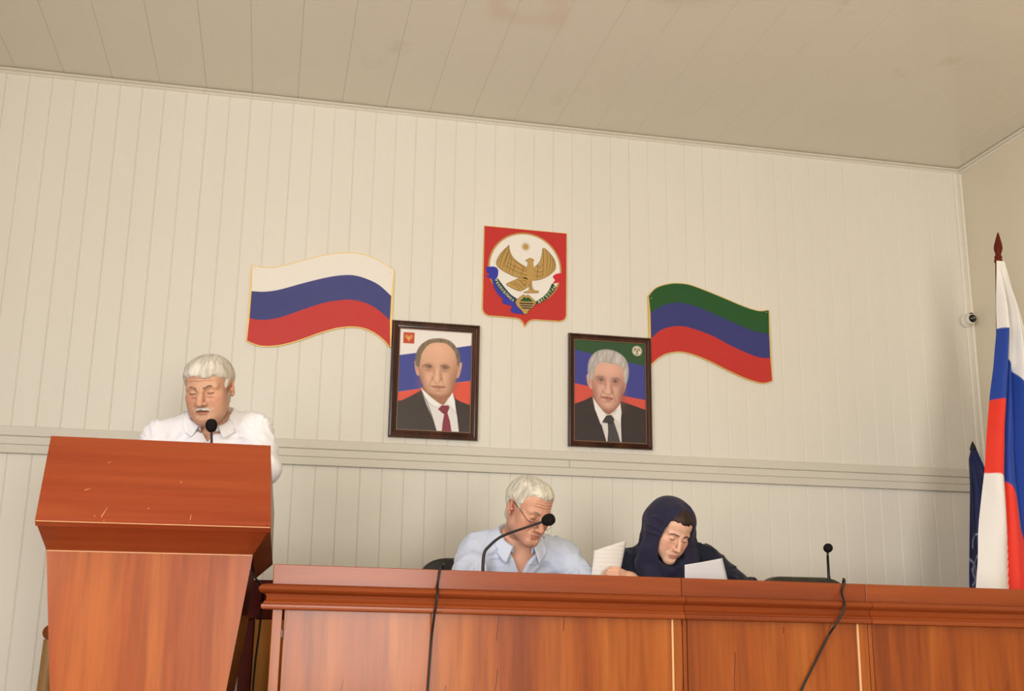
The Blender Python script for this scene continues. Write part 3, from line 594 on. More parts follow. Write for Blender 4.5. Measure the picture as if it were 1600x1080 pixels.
# ------------------------------------------------------------------ lectern
lec = tag(empty('lectern', (.875, -1.35, 0)), 'cherry wood lectern with slanted front board and tapering body at the left', 'lectern')
def lp(name, verts, faces, m):
    o = MB().add([(x-.875, y+1.35, z) for x, y, z in verts], faces).build(name, m, lec); return o
BOX = [(0, 1, 2, 3), (4, 5, 6, 7), (0, 1, 5, 4), (1, 2, 6, 5), (2, 3, 7, 6), (3, 0, 4, 7)]
def board(name, quad, th, m):
    """a board whose outer face is quad, thickness th along -normal"""
    q = [Vector(p) for p in quad]; n = (q[1]-q[0]).cross(q[3]-q[0]).normalized()
    return lp(name, [tuple(p) for p in q]+[tuple(p-n*th) for p in q], BOX, m)
FT, FB = (-1.42, 1.320), (-1.65, 1.042)
o = board('front_board', [(.559, FB[0], FB[1]), (1.221, FB[0], FB[1]), (1.204, FT[0], FT[1]), (.534, FT[0], FT[1])], .022, M['lectern_top'])
o['label'] = 'slanted red brown front board with scratches'
up_ = (Vector((0, FT[0], FT[1]))-Vector((0, FB[0], FB[1]))).normalized(); nn_ = Vector((0, -up_.z, up_.y))
for u, t, du, dt in ((.735, .016, .012, .045), (.722, .010, -.006, .02), (.745, .006, .004, .012), (.985, .008, .002, .035), (.673, .128, .014, .010), (.945, .175, -.004, .008), (.72, .25, .008, .004), (.86, .06, .006, .003)):
    P0 = Vector((u, FB[0], FB[1]))+up_*t+nn_*.0003; P1_ = P0+Vector((du, 0, 0))+up_*dt; sd_ = (P1_-P0).cross(nn_).normalized()*.0011
    MB().add([tuple(p-Vector((.875, -1.35, 0))) for p in (P0-sd_, P0+sd_, P1_+sd_*.3, P1_-sd_*.3, P0-sd_-nn_*.001, P0+sd_-nn_*.001, P1_+sd_*.3-nn_*.001, P1_-sd_*.3-nn_*.001)], BOX).build('scratch', M['raw_edge'], lec)
board('lower_band', [(.572, -1.5, .966), (1.172, -1.5, .966), (1.219, -1.649, 1.040), (.561, -1.649, 1.040)], .02, M['lectern_top'])
MB().box((.561-.875, -1.6512+1.35, 1.0402), (1.219-.875, -1.6482+1.35, 1.0422)).build('worn_edge', M['raw_edge'], lec)['label'] = 'pale worn upper edge'
MB().box((.574-.875, -1.5025+1.35, .9640), (1.170-.875, -1.4995+1.35, .9668)).build('worn_edge', M['raw_edge'], lec)['label'] = 'pale worn lower edge'
board('hopper_side', [(1.172, -1.5, .966), (1.180, -1.10, .905), (1.236, -1.10, .955), (1.219, -1.649, 1.040)], .018, M['lectern_side'])
board('hopper_side', [(.545, -1.10, .955), (.565, -1.10, .905), (.572, -1.5, .966), (.561, -1.649, 1.040)], .018, M['lectern_side'])
for s, (xf, xt, xb) in ((1, (1.219, 1.202, 1.234)), (-1, (.561, .536, .547))):
    q = [(xf, -1.648, 1.040), (xb, -1.10, .955), (xb-.004*s, -1.10, 1.13), (xt, -1.42, 1.318)]
    lp('side_panel', q+[(x-.018*s, y, z) for x, y, z in q], BOX, M['lectern_side'])
board('reading_shelf', [(.56, -1.12, 1.10), (1.19, -1.12, 1.10), (1.19, -1.425, 1.235), (.56, -1.425, 1.235)][::-1], .018, M['lectern_top'])
k = .128
fx = lambda z: (.572+(.966-z)*k, 1.172-(.966-z)*k)
a, b = fx(.966), fx(.06)
o = board('body_front', [(b[0], -1.5, .06), (b[1], -1.5, .06), (a[1], -1.5, .966), (a[0], -1.5, .966)], .02, M['lectern_front'])
o['label'] = 'orange brown front panel tapering downwards'
for s, j in ((1, 1), (-1, 0)):
    for z0, z1, fl_, m in ((.06, .785, .024, 'lectern_side'), (.786, .92, .016, 'dark_wood')):  # upper board flush and dark: shade of the open recess, put into its colour
        A, B = fx(z0)[j], fx(z1)[j]
        q = [(A, -1.479, z0), (A+fl_*s, -1.16, z0), (B+fl_*s, -1.16, z1), (B, -1.479, z1)]
        lp('body_side', [(x-.003*s, y, z) for x, y, z in q]+[(x-.02*s, y, z) for x, y, z in q], BOX, M[m])
MB().box((b[0]-.05-.875, -1.53+1.35, 0), (b[1]+.05-.875, -1.14+1.35, .06), .006).build('base', M['lectern_side'], lec)

# small cabinet half hidden between lectern and desk
cab = tag(empty('side_cabinet', (1.45, -.8, 0)), 'yellow brown cabinet with dark red top rail behind the lectern', 'cabinet')
def cbx(name, lo, hi, m): return MB().box((lo[0]-1.45, lo[1]+.8, lo[2]), (hi[0]-1.45, hi[1]+.8, hi[2]), .002).build(name, m, cab)
cbx('top_rail', (1.140, -1.0, .772), (1.72, -.6, .905), M['dark_wood'])
cbx('door', (1.188, -1.0, .06), (1.45, -.982, .770), M['pale_wood'])
cbx('door', (1.454, -1.0, .06), (1.71, -.982, .770), M['pale_wood'])
cbx('side_panel', (1.142, -.995, 0), (1.186, -.6, .770), M['dark_wood'])
cbx('side_panel', (1.712, -.995, 0), (1.732, -.6, .770), M['dark_wood'])
cbx('back_panel', (1.187, -.615, .06), (1.711, -.6, .770), M['dark_wood'])
MB().lathe([(.0026, -.002), (.0026, 0), (.001, 0)], 10, (1.198-1.45, -1.0+.8, .60), 'y').build('screw', M['chrome'], cab, True)

# wooden armchair behind the lectern: only the front post of one arm shows
ac = tag(empty('wooden_armchair', (.700, -.55, 0)), 'wooden armchair behind the lectern, one capped arm post showing at its left', 'chair')
def ab(name, lo, hi, m, bev=.006): return MB().box(lo, hi, bev).build(name, m, ac, True)
for sx in (-.215, .215):
    MB().tube([(sx-.012, -.2, 0), (sx-.010, -.2, .35), (sx, -.2, .690)], [.024, .024, .025], 16).build('leg', M['chair_wood'], ac, True)
    MB().tube([(sx*.92, .2, 0), (sx*.92, .2, .45), (sx*.92, .26, .92)], [.02, .022, .018], 12).build('leg', M['chair_wood'], ac, True)
    MB().tube([(sx, -.232, .710), (sx, -.225, .715), (sx, 0, .712), (sx*.95, .215, .70)], [.014, .027, .024, .02], 12).build('armrest', M['lectern_side'], ac, True)['label'] = 'brown rounded armrest end'
ab('seat', (-.20, -.2, .41), (.20, .2, .46), M['leather'], .015)
ab('backrest', (-.185, .205, .60), (.185, .24, .86), M['leather'], .012)

# ------------------------------------------------------------------ office chairs
def office_chair(x, y, w, ztop, m, label, rot=0):
    r = tag(empty('office_chair', (x, y, 0), (0, 0, rot)), label, 'chair', None)
    pts = []
    h0, h1 = .56, ztop; hw = w/2; rc = min(.09, hw*.45)
    out = [(-hw+.03, h0), (hw-.03, h0), (hw, h0+.06)]
    out += [(hw-rc+rc*math.cos(a), h1-rc*.55+rc*.55*math.sin(a)) for a in np.linspace(0, math.pi/2, 7)]
    out += [(-hw+rc-rc*math.sin(a), h1-rc*.55+rc*.55*math.cos(a)) for a in np.linspace(0, math.pi/2, 7)]
    out += [(-hw, h0+.06)]
    out = [(px, pz+.012*(1-(px/hw)**2)*(pz > .8)-.012*(pz > .8)) for px, pz in out]
    o = MB().prism(out, 'y', -.03, .04).build('backrest', m, r, True, (0, .02, 0))
    for v in o.data.vertices: v.co.y += .10*(v.co.x/hw)**2*-.35
    bv = o.modifiers.new('round', 'BEVEL'); bv.width = .012; bv.segments = 3; bv.limit_method = 'ANGLE'
    MB().box((-hw*.86, -.50, .40), (hw*.86, -.03, .49), .03).build('seat', m, r, True)
    MB().box((-.03, .055, .40), (.03, .075, .75), .004).build('back_bracket', M['black'], r)
    MB().tube([(0, -.25, .06), (0, -.25, .40)], .028, 14).build('gas_column', M['black'], r, True)
    for s in (-1, 1):
        MB().tube([(s*hw*.95, -.38, .44), (s*hw*1.0, -.36, .52), (s*hw*1.0, -.30, .655), (s*hw*1.0, -.08, .66), (s*hw*.95, -.03, .58)], .016, 8).build('armrest', M['black'], r, True)
    for q in range(5):
        a = 2*math.pi*q/5+.3; c, s_ = math.cos(a), math.sin(a)
        l = MB().tube([(0, -.25, .09), (.27*c, -.25+.27*s_, .065)], [.026, .015], 8).build('leg', M['black'], r, True)
        MB().lathe([(.01, -.012), (.025, -.01), (.025, .01), (.01, .012)], 12, (.27*c, -.25+.27*s_, .026), 'x').build('caster', M['black'], l, True)
    return r
office_chair(2.095, -.78, .60, 1.012, M['leather'], 'wide black leather office chair behind the man in the light blue shirt')
office_chair(2.61, -.86, .36, .93, M['olive'], 'dark office chair the woman in the navy headscarf sits on')
office_chair(3.262, -.98, .345, .961, M['olive'], 'empty dark olive chair behind the desk, right of the woman')
# ------------------------------------------------------------------ flat plaques on the wall
def plate(name, pts, y0, y1, m, parent):
    """flat plate of outline pts (x, z), front face at y0, back at y1"""
    bm = bmesh.new(); vs_ = [bm.verts.new((p[0], y0, p[1])) for p in pts]
    es = [bm.edges.new((vs_[i], vs_[(i+1) % len(vs_)])) for i in range(len(vs_))]
    fill = bmesh.ops.triangle_fill(bm, use_beauty=True, edges=es)
    fs = [g for g in fill['geom'] if isinstance(g, bmesh.types.BMFace)]
    ex = bmesh.ops.extrude_face_region(bm, geom=fs)
    for g in ex['geom']:
        if isinstance(g, bmesh.types.BMVert): g.co.y = y1
    bmesh.ops.recalc_face_normals(bm, faces=bm.faces[:])
    me = bpy.data.meshes.new(name); bm.to_mesh(me); bm.free(); me.materials.append(m)
    o = bpy.data.objects.new(name, me); sc.collection.objects.link(o); o.parent = parent; return o
def offset(pts, d):
    P = np.array(pts); n = len(P); A = np.sum(P[:, 0]*np.roll(P[:, 1], -1)-np.roll(P[:, 0], -1)*P[:, 1])
    t = np.roll(P, -1, 0)-np.roll(P, 1, 0); t /= np.maximum(np.linalg.norm(t, axis=1, keepdims=True), 1e-9)
    nr = np.stack([t[:, 1], -t[:, 0]], 1)*(1 if A > 0 else -1)
    return P+nr*d
def wall_flag(D, cols, label):
    root = tag(empty('wall_flag', (D['o'][0], -.006, D['o'][1])), label, 'flag')
    c = {k: spline(D[k], 6) for k in ('top', 'a', 'b', 'bot')}
    ring = np.concatenate([c['top'], c['bot'][::-1]])
    o = plate('gold_rim', offset(ring, .0045), -.012, .0, M['gold'], root); o['label'] = 'thin gold rim'
    for (u, l), m in zip((('top', 'a'), ('a', 'b'), ('b', 'bot')), cols):
        plate('stripe', np.concatenate([c[u], c[l][::-1]]), -.0145, -.0122, M[m], root)
    for px, pz in (c['top'][0], c['top'][-1]):
        s = .012 if px < 0 else -.012
        MB().lathe([(.0028, -.0012), (.0028, 0)], 8, (px+s, -.0145, pz-.012), 'y').build('screw', M['gold'], root)
    return root
wall_flag(FLAG_A, ('white_print', 'blue_print', 'red_print'), 'wavy flag plaque striped white, blue and red, left on the wall')
wall_flag(FLAG_B, ('green_print', 'blue_print', 'red_print'), 'wavy flag plaque striped green, blue and red, right on the wall')

# coat of arms
ew = tag(empty('emblem_plaque', (2.364, -.006, 2.4)), 'red shield plaque with golden eagle in a white disc, high on the wall', 'emblem')
M['eagle_gold'] = mat('eagle_gold', srgb(190, 152, 84), .45, .4); M['ink'] = mat('dark_brown_ink', srgb(56, 40, 24), .6, .3)
M['em_blue'] = mat('ribbon_blue', srgb(48, 52, 164), .4, .4); M['em_teal'] = mat('ribbon_dark_teal', srgb(20, 62, 78), .4, .4)
M['em_green'] = mat('ribbon_dark_green', srgb(26, 70, 40), .4, .4); M['em_red'] = mat('ribbon_red', srgb(206, 40, 48), .4, .4)
M['letter'] = mat('pale_letters', srgb(236, 230, 176), .5, .3)
def soft(pts, n=4): return spline(pts, n, True)
sh = EMB['shield']
plate('gold_rim', offset(sh, .004), -.012, 0, M['gold'], ew)
plate('field', sh, -.0142, -.012, M['red_print'], ew)
cc, rr = np.array(EMB['circle'][0]), .1845
cir = lambda r, n=72, c=cc: [(c[0]+r*math.cos(2*math.pi*k/n), c[1]+r*math.sin(2*math.pi*k/n)) for k in range(n)]
plate('disc_ring', cir(rr), -.0152, -.0143, M['eagle_gold'], ew)
plate('disc', cir(rr-.009), -.0160, -.0153, M['white_print'], ew)
sc0, sr = np.array(EMB['sun'][0]), .0148
su = plate('sun', cir(sr, 24, sc0), -.0168, -.0161, M['eagle_gold'], ew)
plate('sun_ring', [(sc0[0]+r*math.cos(a), sc0[1]+r*math.sin(a)) for r, a in [(.0195, 2*math.pi*k/48) for k in range(49)]+[(.0180, -2*math.pi*k/48) for k in range(49)]], -.0166, -.0161, M['eagle_gold'], ew)
for k in range(24):
    a = 2*math.pi*k/24; c, s = math.cos(a), math.sin(a)
    plate('sun_ray', [(sc0[0]+r*c-q*s, sc0[1]+r*s+q*c) for r, q in ((.0205, -.0008), (.0255, 0), (.0205, .0008))], -.0166, -.0161, M['eagle_gold'], su)
plate('ribbon', soft(EMB['rib_l']), -.0170, -.0161, M['em_blue'], ew)
plate('ribbon', soft(EMB['rib_r']), -.0170, -.0161, M['em_red'], ew)
plate('ribbon', soft(EMB['band_l']), -.0178, -.0171, M['em_teal'], ew)
plate('ribbon', soft(EMB['band_r']), -.0178, -.0171, M['em_green'], ew)
eg = {}
for k, nm in (('wing_l', 'wing'), ('wing_r', 'wing'), ('tail', 'tail'), ('body', 'eagle_body')):
    p = soft(EMB[k], 3)
    o = plate(nm, offset(p, .0012), -.0174, -.0161, M['ink'], ew)
    plate('gilding', p, -.0184-(.0008 if k == 'body' else 0), -.0175, M['eagle_gold'], o); eg[k] = o
def stroke(pts, w, y, m, name, parent):
    c = spline(pts, 5) if len(pts) > 2 else np.array(pts, float)
    t = np.gradient(c, axis=0); t /= np.linalg.norm(t, axis=1, keepdims=True); n = np.stack([-t[:, 1], t[:, 0]], 1)
    q = np.linspace(0, 1, len(c))[:, None]; ww = w*(.45+.55*np.sin(np.pi*np.clip(q, .05, .95)))
    return plate(name, np.concatenate([c+n*ww, (c-n*ww)[::-1]]), y-.0006, y, M[m] if isinstance(m, str) else m, parent)
for i, pts in enumerate(EMB_LINES):
    cx = np.mean([p[0] for p in pts]); cz = np.mean([p[1] for p in pts])
    key = 'wing_l' if i < 12 else 'wing_r' if i < 21 else 'tail' if i < 25 else 'body'
    stroke(pts, .00085, -.0185-(.0008 if key == 'body' else 0), 'ink', 'feather_line', eg[key])
hx, hz = EMB['body'][3]
plate('eye', cir(.0011, 10, (hx-.006, hz-.006)), -.0198, -.0193, M['ink'], eg['body'])
s0 = soft(EMB['shield_s'], 3)
o = plate('handshake_badge', offset(s0, .0015), -.0186, -.0171, M['ink'], ew); plate('gilding', s0, -.0192, -.0187, M['eagle_gold'], o)
plate('mountain', EMB['mount'], -.0198, -.0193, M['green_print'], o)
for k in ('st1', 'st2', 'st3'): plate('wave', EMB[k], -.0198, -.0193, M['ink'] if k != 'st2' else M['em_teal'], o)
def glyphs(text, pos, size, y, parent, m, along=True, flip=0):
    P = np.array(pos); d = np.concatenate([[0], np.cumsum(np.linalg.norm(np.diff(P, axis=0), axis=1))])
    for k, ch in enumerate(text):
        t = d[-1]*k/(len(text)-1); c = [np.interp(t, d, P[:, j]) for j in (0, 1)]
        e = [np.interp(min(t+.004, d[-1]), d, P[:, j])-np.interp(max(t-.004, 0), d, P[:, j]) for j in (0, 1)]
        cu = bpy.data.curves.new('letter', 'FONT'); cu.body = ch; cu.size = size; cu.align_x = 'CENTER'; cu.align_y = 'CENTER'; cu.extrude = .0002; cu.offset = .0003; cu.resolution_u = 3
        tmp = bpy.data.objects.new('letter', cu); sc.collection.objects.link(tmp)
        bpy.context.view_layer.update()
        me = bpy.data.meshes.new_from_object(tmp.evaluated_get(bpy.context.evaluated_depsgraph_get())); bpy.data.objects.remove(tmp)
        me.materials.clear(); me.materials.append(m)
        o = bpy.data.objects.new('letter', me); sc.collection.objects.link(o); o.parent = parent
        a = math.atan2(e[1], e[0]); o.matrix_local = Matrix.Translation((c[0], y, c[1])) @ Matrix.Rotation(-a, 4, 'Y') @ Matrix.Rotation(math.pi/2, 4, 'X')
glyphs('РЕСПУБЛИКА', EMB_TXT_L, .0165, -.0182, ew, M['letter'])
glyphs('ДАГЕСТАН', EMB_TXT_R, .0165, -.0182, ew, M['letter'])

# ------------------------------------------------------------------ printed portraits, painted on a fine grid
class Canvas:
    def __init__(s, w, h):
        s.w, s.h = w, h; s.u, s.v = np.meshgrid(np.linspace(0, 100, w), np.linspace(0, 100, h)); s.c = np.zeros((h, w, 3))
        s.asp = 1.36
    def fill(s, pts, col, a=1, soft_=.45, sm=True, grad=None):
        p = spline(pts, 5, True) if sm else np.array(pts, float)
        d = poly_sd(s.u.ravel(), s.v.ravel()*s.asp, p*np.array([1, s.asp])).reshape(s.u.shape)
        m = sstep(soft_, -soft_, d)[..., None]*a; s.c = s.c*(1-m)+np.array(col)[:3]*m; return d
    def blob(s, x, y, rx, ry, col, a=1, p=2, rot=0):
        dx = s.u-x; dy = (s.v-y)*s.asp; c, q = math.cos(rot), math.sin(rot)
        X = (dx*c+dy*q)/rx; Y = (-dx*q+dy*c)/ry
        m = (a*np.exp(-(X*X+Y*Y)**(p/2)))[..., None]; s.c = s.c*(1-m)+np.array(col)[:3]*m
    def line(s, pts, w, col, a=1):
        p = spline(pts, 6) if len(pts) > 2 else np.array(pts, float)
        d = np.full(s.u.shape, 1e9)
        for A, B in zip(p, p[1:]):
            e = (B-A)*np.array([1, s.asp]); q = np.stack([s.u-A[0], (s.v-A[1])*s.asp], -1); t = np.clip((q @ e)/max(e @ e, 1e-9), 0, 1)
            d = np.minimum(d, np.linalg.norm(q-t[..., None]*e, axis=-1))
        m = sstep(w*1.1, w*.5, d)[..., None]*a; s.c = s.c*(1-m)+np.array(col)[:3]*m
C = lambda r, g, b: np.array(srgb(r, g, b)[:3])
def face_print(cv, D, skin, shade, hair_c, hair_d, hair_first):
    P = D['pts']
    for k in ('ear_l', 'ear_r'):
        cv.fill(D[k], C(*skin)*.9)
        e = np.mean(D[k], 0); cv.blob(e[0], e[1], 1.2, 4, C(*shade), .5)
    cv.fill(D['neck'], C(*shade)*1.0)
    cv.fill(D['head'], C(*skin))
    h = np.array(D['head']); x0, x1 = h[:, 0].min(), h[:, 0].max(); y0, y1 = h[:, 1].min(), h[:, 1].max(); cx = (x0+x1)/2; w = (x1-x0)
    dh = poly_sd(cv.u.ravel(), cv.v.ravel()*cv.asp, spline(D['head'], 5, True)*np.array([1, cv.asp])).reshape(cv.u.shape)
    ins = sstep(.5, -.5, dh)
    edge = (ins*np.exp(dh/5.5)*sstep(y0+.12*(y1-y0), y0+.55*(y1-y0), cv.v))[..., None]*.72; cv.c = cv.c*(1-edge)+C(*shade)*.82*edge
    side = (ins*sstep(cx+w*.02, x1, cv.u))[..., None]*.22; cv.c = cv.c*(1-side)+C(*shade)*side
    (exl, eyl), (exr, eyr), bl, br, n0, n1, nl, nr, ml, mr, lip, nb, _ = P
    cv.blob(cx, y0+.17*(y1-y0), w*.25, 8, C(*skin)*1.22, .5)
    for ex, ey in ((exl, eyl), (exr, eyr)):
        cv.blob(ex, ey-.8, 6.4, 4.6, C(*shade)*.72, .72)
        cv.blob(ex, ey+3.2, 5.5, 1.7, C(*shade), .5)
        cv.blob(ex, ey+.1, 3.3, 1.0, C(186, 166, 154), .75, 4); cv.blob(ex+.2, ey, 1.5, 1.2, C(48, 38, 36), .95, 4)
        cv.line([(ex-4.2, ey+.4), (ex-1.5, ey-1.1), (ex+1.8, ey-1.0), (ex+4.2, ey+.4)], .55, C(62, 40, 30), .85)
        cv.line([(ex-4, ey+.8), (ex, ey+1.5), (ex+4, ey+.8)], .35, C(*shade)*.7, .6)
    for (bx, by), s in ((bl, -1), (br, 1)):
        cv.line([(bx-5.5, by+1.0-.5*s), (bx-1.5, by-.5), (bx+2.5, by-.3), (bx+5.8, by+1.0+.5*s)], 1.2, C(*hair_d)*.62, .6); cv.blob(bx, by+.4, 5, 1.4, C(*shade)*.7, .4)
    cv.blob(nb[0]-3.2, (eyl*.6+n0[1]*.4), 2.0, 6.5, C(*shade)*.85, .42); cv.blob(nl[0]-.5, nl[1]-1, 1.7, 2.4, C(*shade)*.75, .45); cv.blob(nr[0]+.8, nr[1]-1, 1.7, 2.4, C(*shade)*.7, .5)
    cv.blob((n0[0]+nr[0])/2+2.0, (eyl+n0[1])/2+2, 2.2, 7.5, C(*shade)*.85, .6)
    cv.blob(n0[0], (eyl+n0[1])/2, 1.5, 8, C(*skin)*1.25, .5); cv.blob(n0[0], n0[1]-1.8, 2.6, 2.4, C(*skin)*1.14, .6)
    cv.line([(nl[0]-.3, nl[1]-1.4), (nl[0]+.2, nl[1]+.5), (n0[0]-1.2, n1[1]-3.6), (n0[0], n1[1]-3.0), (n0[0]+1.5, n1[1]-3.5), (nr[0]-.1, nr[1]+.4), (nr[0]+.4, nr[1]-1.4)], .6, C(*shade)*.5, .5)
    for q in (nl, nr): cv.line([(q[0]+(-1 if q is nl else 1), q[1]-.5), (q[0]+(-3.4 if q is nl else 3.4), q[1]+4.5), (q[0]+(-4.4 if q is nl else 4.4), q[1]+8)], .95, C(*shade)*.7, .38)
    cv.blob(lip[0], n1[1]+1.2, 1.2, 1.8, C(*shade), .35)
    cv.fill([(ml[0], ml[1]), (lip[0]-2, ml[1]-1.2), (lip[0]+2, ml[1]-1.1), (mr[0], mr[1]), (lip[0]+3, mr[1]+2.2), (lip[0]-3, ml[1]+2.2)], C(176, 108, 94), .75)
    cv.line([ml, (lip[0], (ml[1]+mr[1])/2+.1), mr], .5, C(96, 46, 40), .9)
    cv.blob(lip[0], ml[1]+4.2, 5.5, 1.3, C(*shade)*.8, .5); cv.blob(lip[0], ml[1]+7.5, 5, 2.4, C(*skin)*1.12, .45)
    cv.blob(exl-1.5, (eyl+ml[1])/2+1, 4.5, 4.5, C(*skin)*1.13, .45); cv.blob(exr+1, (eyr+mr[1])/2+1, 4, 4.5, C(*skin)*1.06, .35)
    cv.blob(x0+w*.10, (eyl+ml[1])/2+4, w*.10, 14, C(*shade)*.75, .38); cv.blob(x1-w*.10, (eyr+mr[1])/2+4, w*.12, 15, C(*shade)*.65, .5); cv.blob(cx, y1-1, w*.30, 2.4, C(*shade)*.7, .45)
    d = cv.fill(D['hair'], C(*hair_c), soft_=1.1)
    m = sstep(.5, -.5, d); s = vnoise(np.stack([cv.u*.75+cv.v*.25, cv.v*.16, 0*cv.u], -1), 4)
    sd = np.clip(.5+.75*s, 0, 1)[..., None]*m[..., None]*.75; cv.c = cv.c*(1-sd)+C(*hair_d)*sd
    f = (m*sstep(-3.5, 0, d))[..., None]*.35; cv.c = cv.c*(1-f)+C(*hair_d)*f
def print_a():
    cv = Canvas(184, 240); cv.c[:] = C(238, 232, 226); D = PRINT_A
    cv.fill(D['blue'], C(62, 70, 150), sm=False); cv.fill(D['red'], C(226, 84, 62), sm=False)
    cv.fill(D['suit'], C(56, 44, 38), sm=False)
    cv.fill(D['shirt'], C(228, 224, 220), sm=False)
    cv.line([(32, 60), (44, 78), (54, 99)], .9, C(34, 26, 22), .7); cv.line([(77, 64), (82, 80), (86, 99)], .9, C(34, 26, 22), .7)
    face_print(cv, D, (226, 176, 146), (168, 112, 84), (150, 128, 104), (104, 88, 72), False)
    cv.fill([(31.5, 58), (36, 61), (46, 67), (57, 73), (55, 76.5), (47, 74), (38, 68)], C(242, 240, 238), sm=False); cv.fill([(70, 67), (74.5, 61), (78, 69), (80, 81), (74.5, 76), (68, 72)], C(240, 238, 236), sm=False)
    cv.line([(37, 67), (46, 74), (55, 76.5)], .35, C(150, 146, 150), .7); cv.line([(68, 73), (75, 77), (80, 81)], .35, C(150, 146, 150), .7)
    cv.fill(D['tie'], C(136, 42, 58), sm=False); cv.line([(60, 81), (68, 81)], .6, C(86, 22, 36), .7)
    c = D['crest']; cv.fill(c, C(196, 70, 44), sm=False); k = np.mean(c, 0)
    cv.blob(k[0], k[1], 3.2, 2.2, C(226, 178, 92), .95, 4); cv.blob(k[0]-3.2, k[1]-1.6, 2.2, 2.4, C(214, 160, 80), .8, 3); cv.blob(k[0]+3.2, k[1]-1.6, 2.2, 2.4, C(214, 160, 80), .8, 3); cv.blob(k[0], k[1]+2.2, 1.4, 1.6, C(222, 170, 88), .9, 3)
    return cv
def print_b():
    cv = Canvas(184, 240); cv.c[:] = C(44, 82, 48); D = PRINT_B
    cv.fill(D['blue'], C(62, 66, 146), sm=False); cv.fill(D['red'], C(214, 82, 68), sm=False)
    cv.fill(D['suit'], C(52, 42, 42), sm=False); cv.fill(D['shirt'], C(222, 216, 212), sm=False)
    cv.line([(26, 60), (33, 76), (44, 99)], .9, C(30, 24, 24), .7); cv.line([(64, 64), (66, 80), (66, 99)], .9, C(30, 24, 24), .7)
    face_print(cv, D, (222, 172, 152), (164, 106, 88), (206, 200, 194), (156, 148, 142), True)
    cv.fill([(26, 57), (31, 62), (45, 75), (37, 83), (29, 68)], C(238, 234, 230), sm=False); cv.fill([(55, 74), (64, 61), (65.5, 70), (64, 82), (57, 77)], C(234, 230, 226), sm=False)
    cv.fill(D['tie'], C(60, 54, 58), sm=False)
    for j in range(12): cv.line([(47, 79+j*2.4), (62, 73+j*2.4)], .28, C(140, 134, 138), .55*(j > 1))
    cv.line([(39, 81), (55, 81)], .5, C(28, 24, 28), .8)
    p = D['pts'][-1]; cv.blob(p[0], p[1], 6.8, 6.8, C(226, 220, 196), 1, 12)
    cv.blob(p[0], p[1]+.6, 1.5, 3.2, C(104, 84, 46), .9, 3); cv.blob(p[0]-3, p[1]-1.4, 1.5, 3, C(104, 84, 46), .85, 3, .6); cv.blob(p[0]+3, p[1]-1.4, 1.5, 3, C(104, 84, 46), .85, 3, -.6); cv.blob(p[0]-.4, p[1]+3.2, 2.6, .9, C(104, 84, 46), .8, 3)
    return cv
def grid_print(name, cv, x0, x1, z0, z1, y, m, parent):
    X, Z = np.meshgrid(np.linspace(x0, x1, cv.w), np.linspace(z1, z0, cv.h)); V = np.stack([X, 0*X+y, Z], -1).reshape(-1, 3)
    i = np.arange(cv.w*cv.h).reshape(cv.h, cv.w); Q = np.stack([i[1:, :-1], i[1:, 1:], i[:-1, 1:], i[:-1, :-1]], -1).reshape(-1, 4)
    return quad_obj(name, V, Q, m, parent, np.clip(cv.c, 0, 1).reshape(-1, 3))
M['print'] = mat('glossy_print', (1, 1, 1, 1), .35, .4, attr='tint')
M['frame_lip'] = mat('frame_inner_lip', srgb(120, 84, 56), .4, .5)
def portrait(cx, cz, w, h, fw, cv, label):
    root = tag(empty('framed_portrait', (cx, -.006, cz)), label, 'picture')
    prof = [(0, 0), (0, -.020), (.004, -.026), (fw*.30, -.028), (fw*.40, -.022), (fw*.55, -.020), (fw*.70, -.0235), (fw*.82, -.0225), (fw*.9, -.016), (fw, -.015), (fw, 0)]
    for k in range(4):                            # four mitred lengths
        mb = MB(); v = []
        for d, y in prof:
            for e in (-1, 1):
                if k < 2: s = 1 if k else -1; v.append((e*(w/2-d), y, s*(h/2-d)))
                else: s = 1 if k == 3 else -1; v.append((s*(w/2-d), y, e*(h/2-d)))
        n = len(prof); f = [(2*i, 2*i+1, 2*i+3, 2*i+2) for i in range(n-1)]+[tuple(range(0, 2*n, 2)), tuple(range(1, 2*n, 2))]
        mb.add(v, f).build('frame_bar', M['frame'], root)
    lip = [(fw-.001, -.0152), (fw-.001, -.0172), (fw+.003, -.0172), (fw+.003, -.012)]
    for k in range(4):
        v = []
        for d, y in lip:
            for e in (-1, 1):
                if k < 2: s = 1 if k else -1; v.append((e*(w/2-d), y, s*(h/2-d)))
                else: s = 1 if k == 3 else -1; v.append((s*(w/2-d), y, e*(h/2-d)))
        MB().add(v, [(0, 1, 3, 2), (2, 3, 5, 4), (4, 5, 7, 6)]).build('inner_lip', M['frame_lip'], root)
    grid_print('print', cv, -w/2+fw-.001, w/2-fw+.001, -h/2+fw-.001, h/2-fw+.001, -.013, M['print'], root)
    MB().box((-w/2+.01, -.009, -h/2+.01), (w/2-.01, -.001, h/2-.01)).build('backing_board', M['pale_wood'], root)
    return root
portrait(1.9305, 1.8605, .418, .555, .036, print_a(), 'framed portrait of a balding man in dark suit with red tie')
portrait(2.787, 1.856, .419, .555, .028, print_b(), 'framed portrait of a white haired man in dark suit with striped tie')

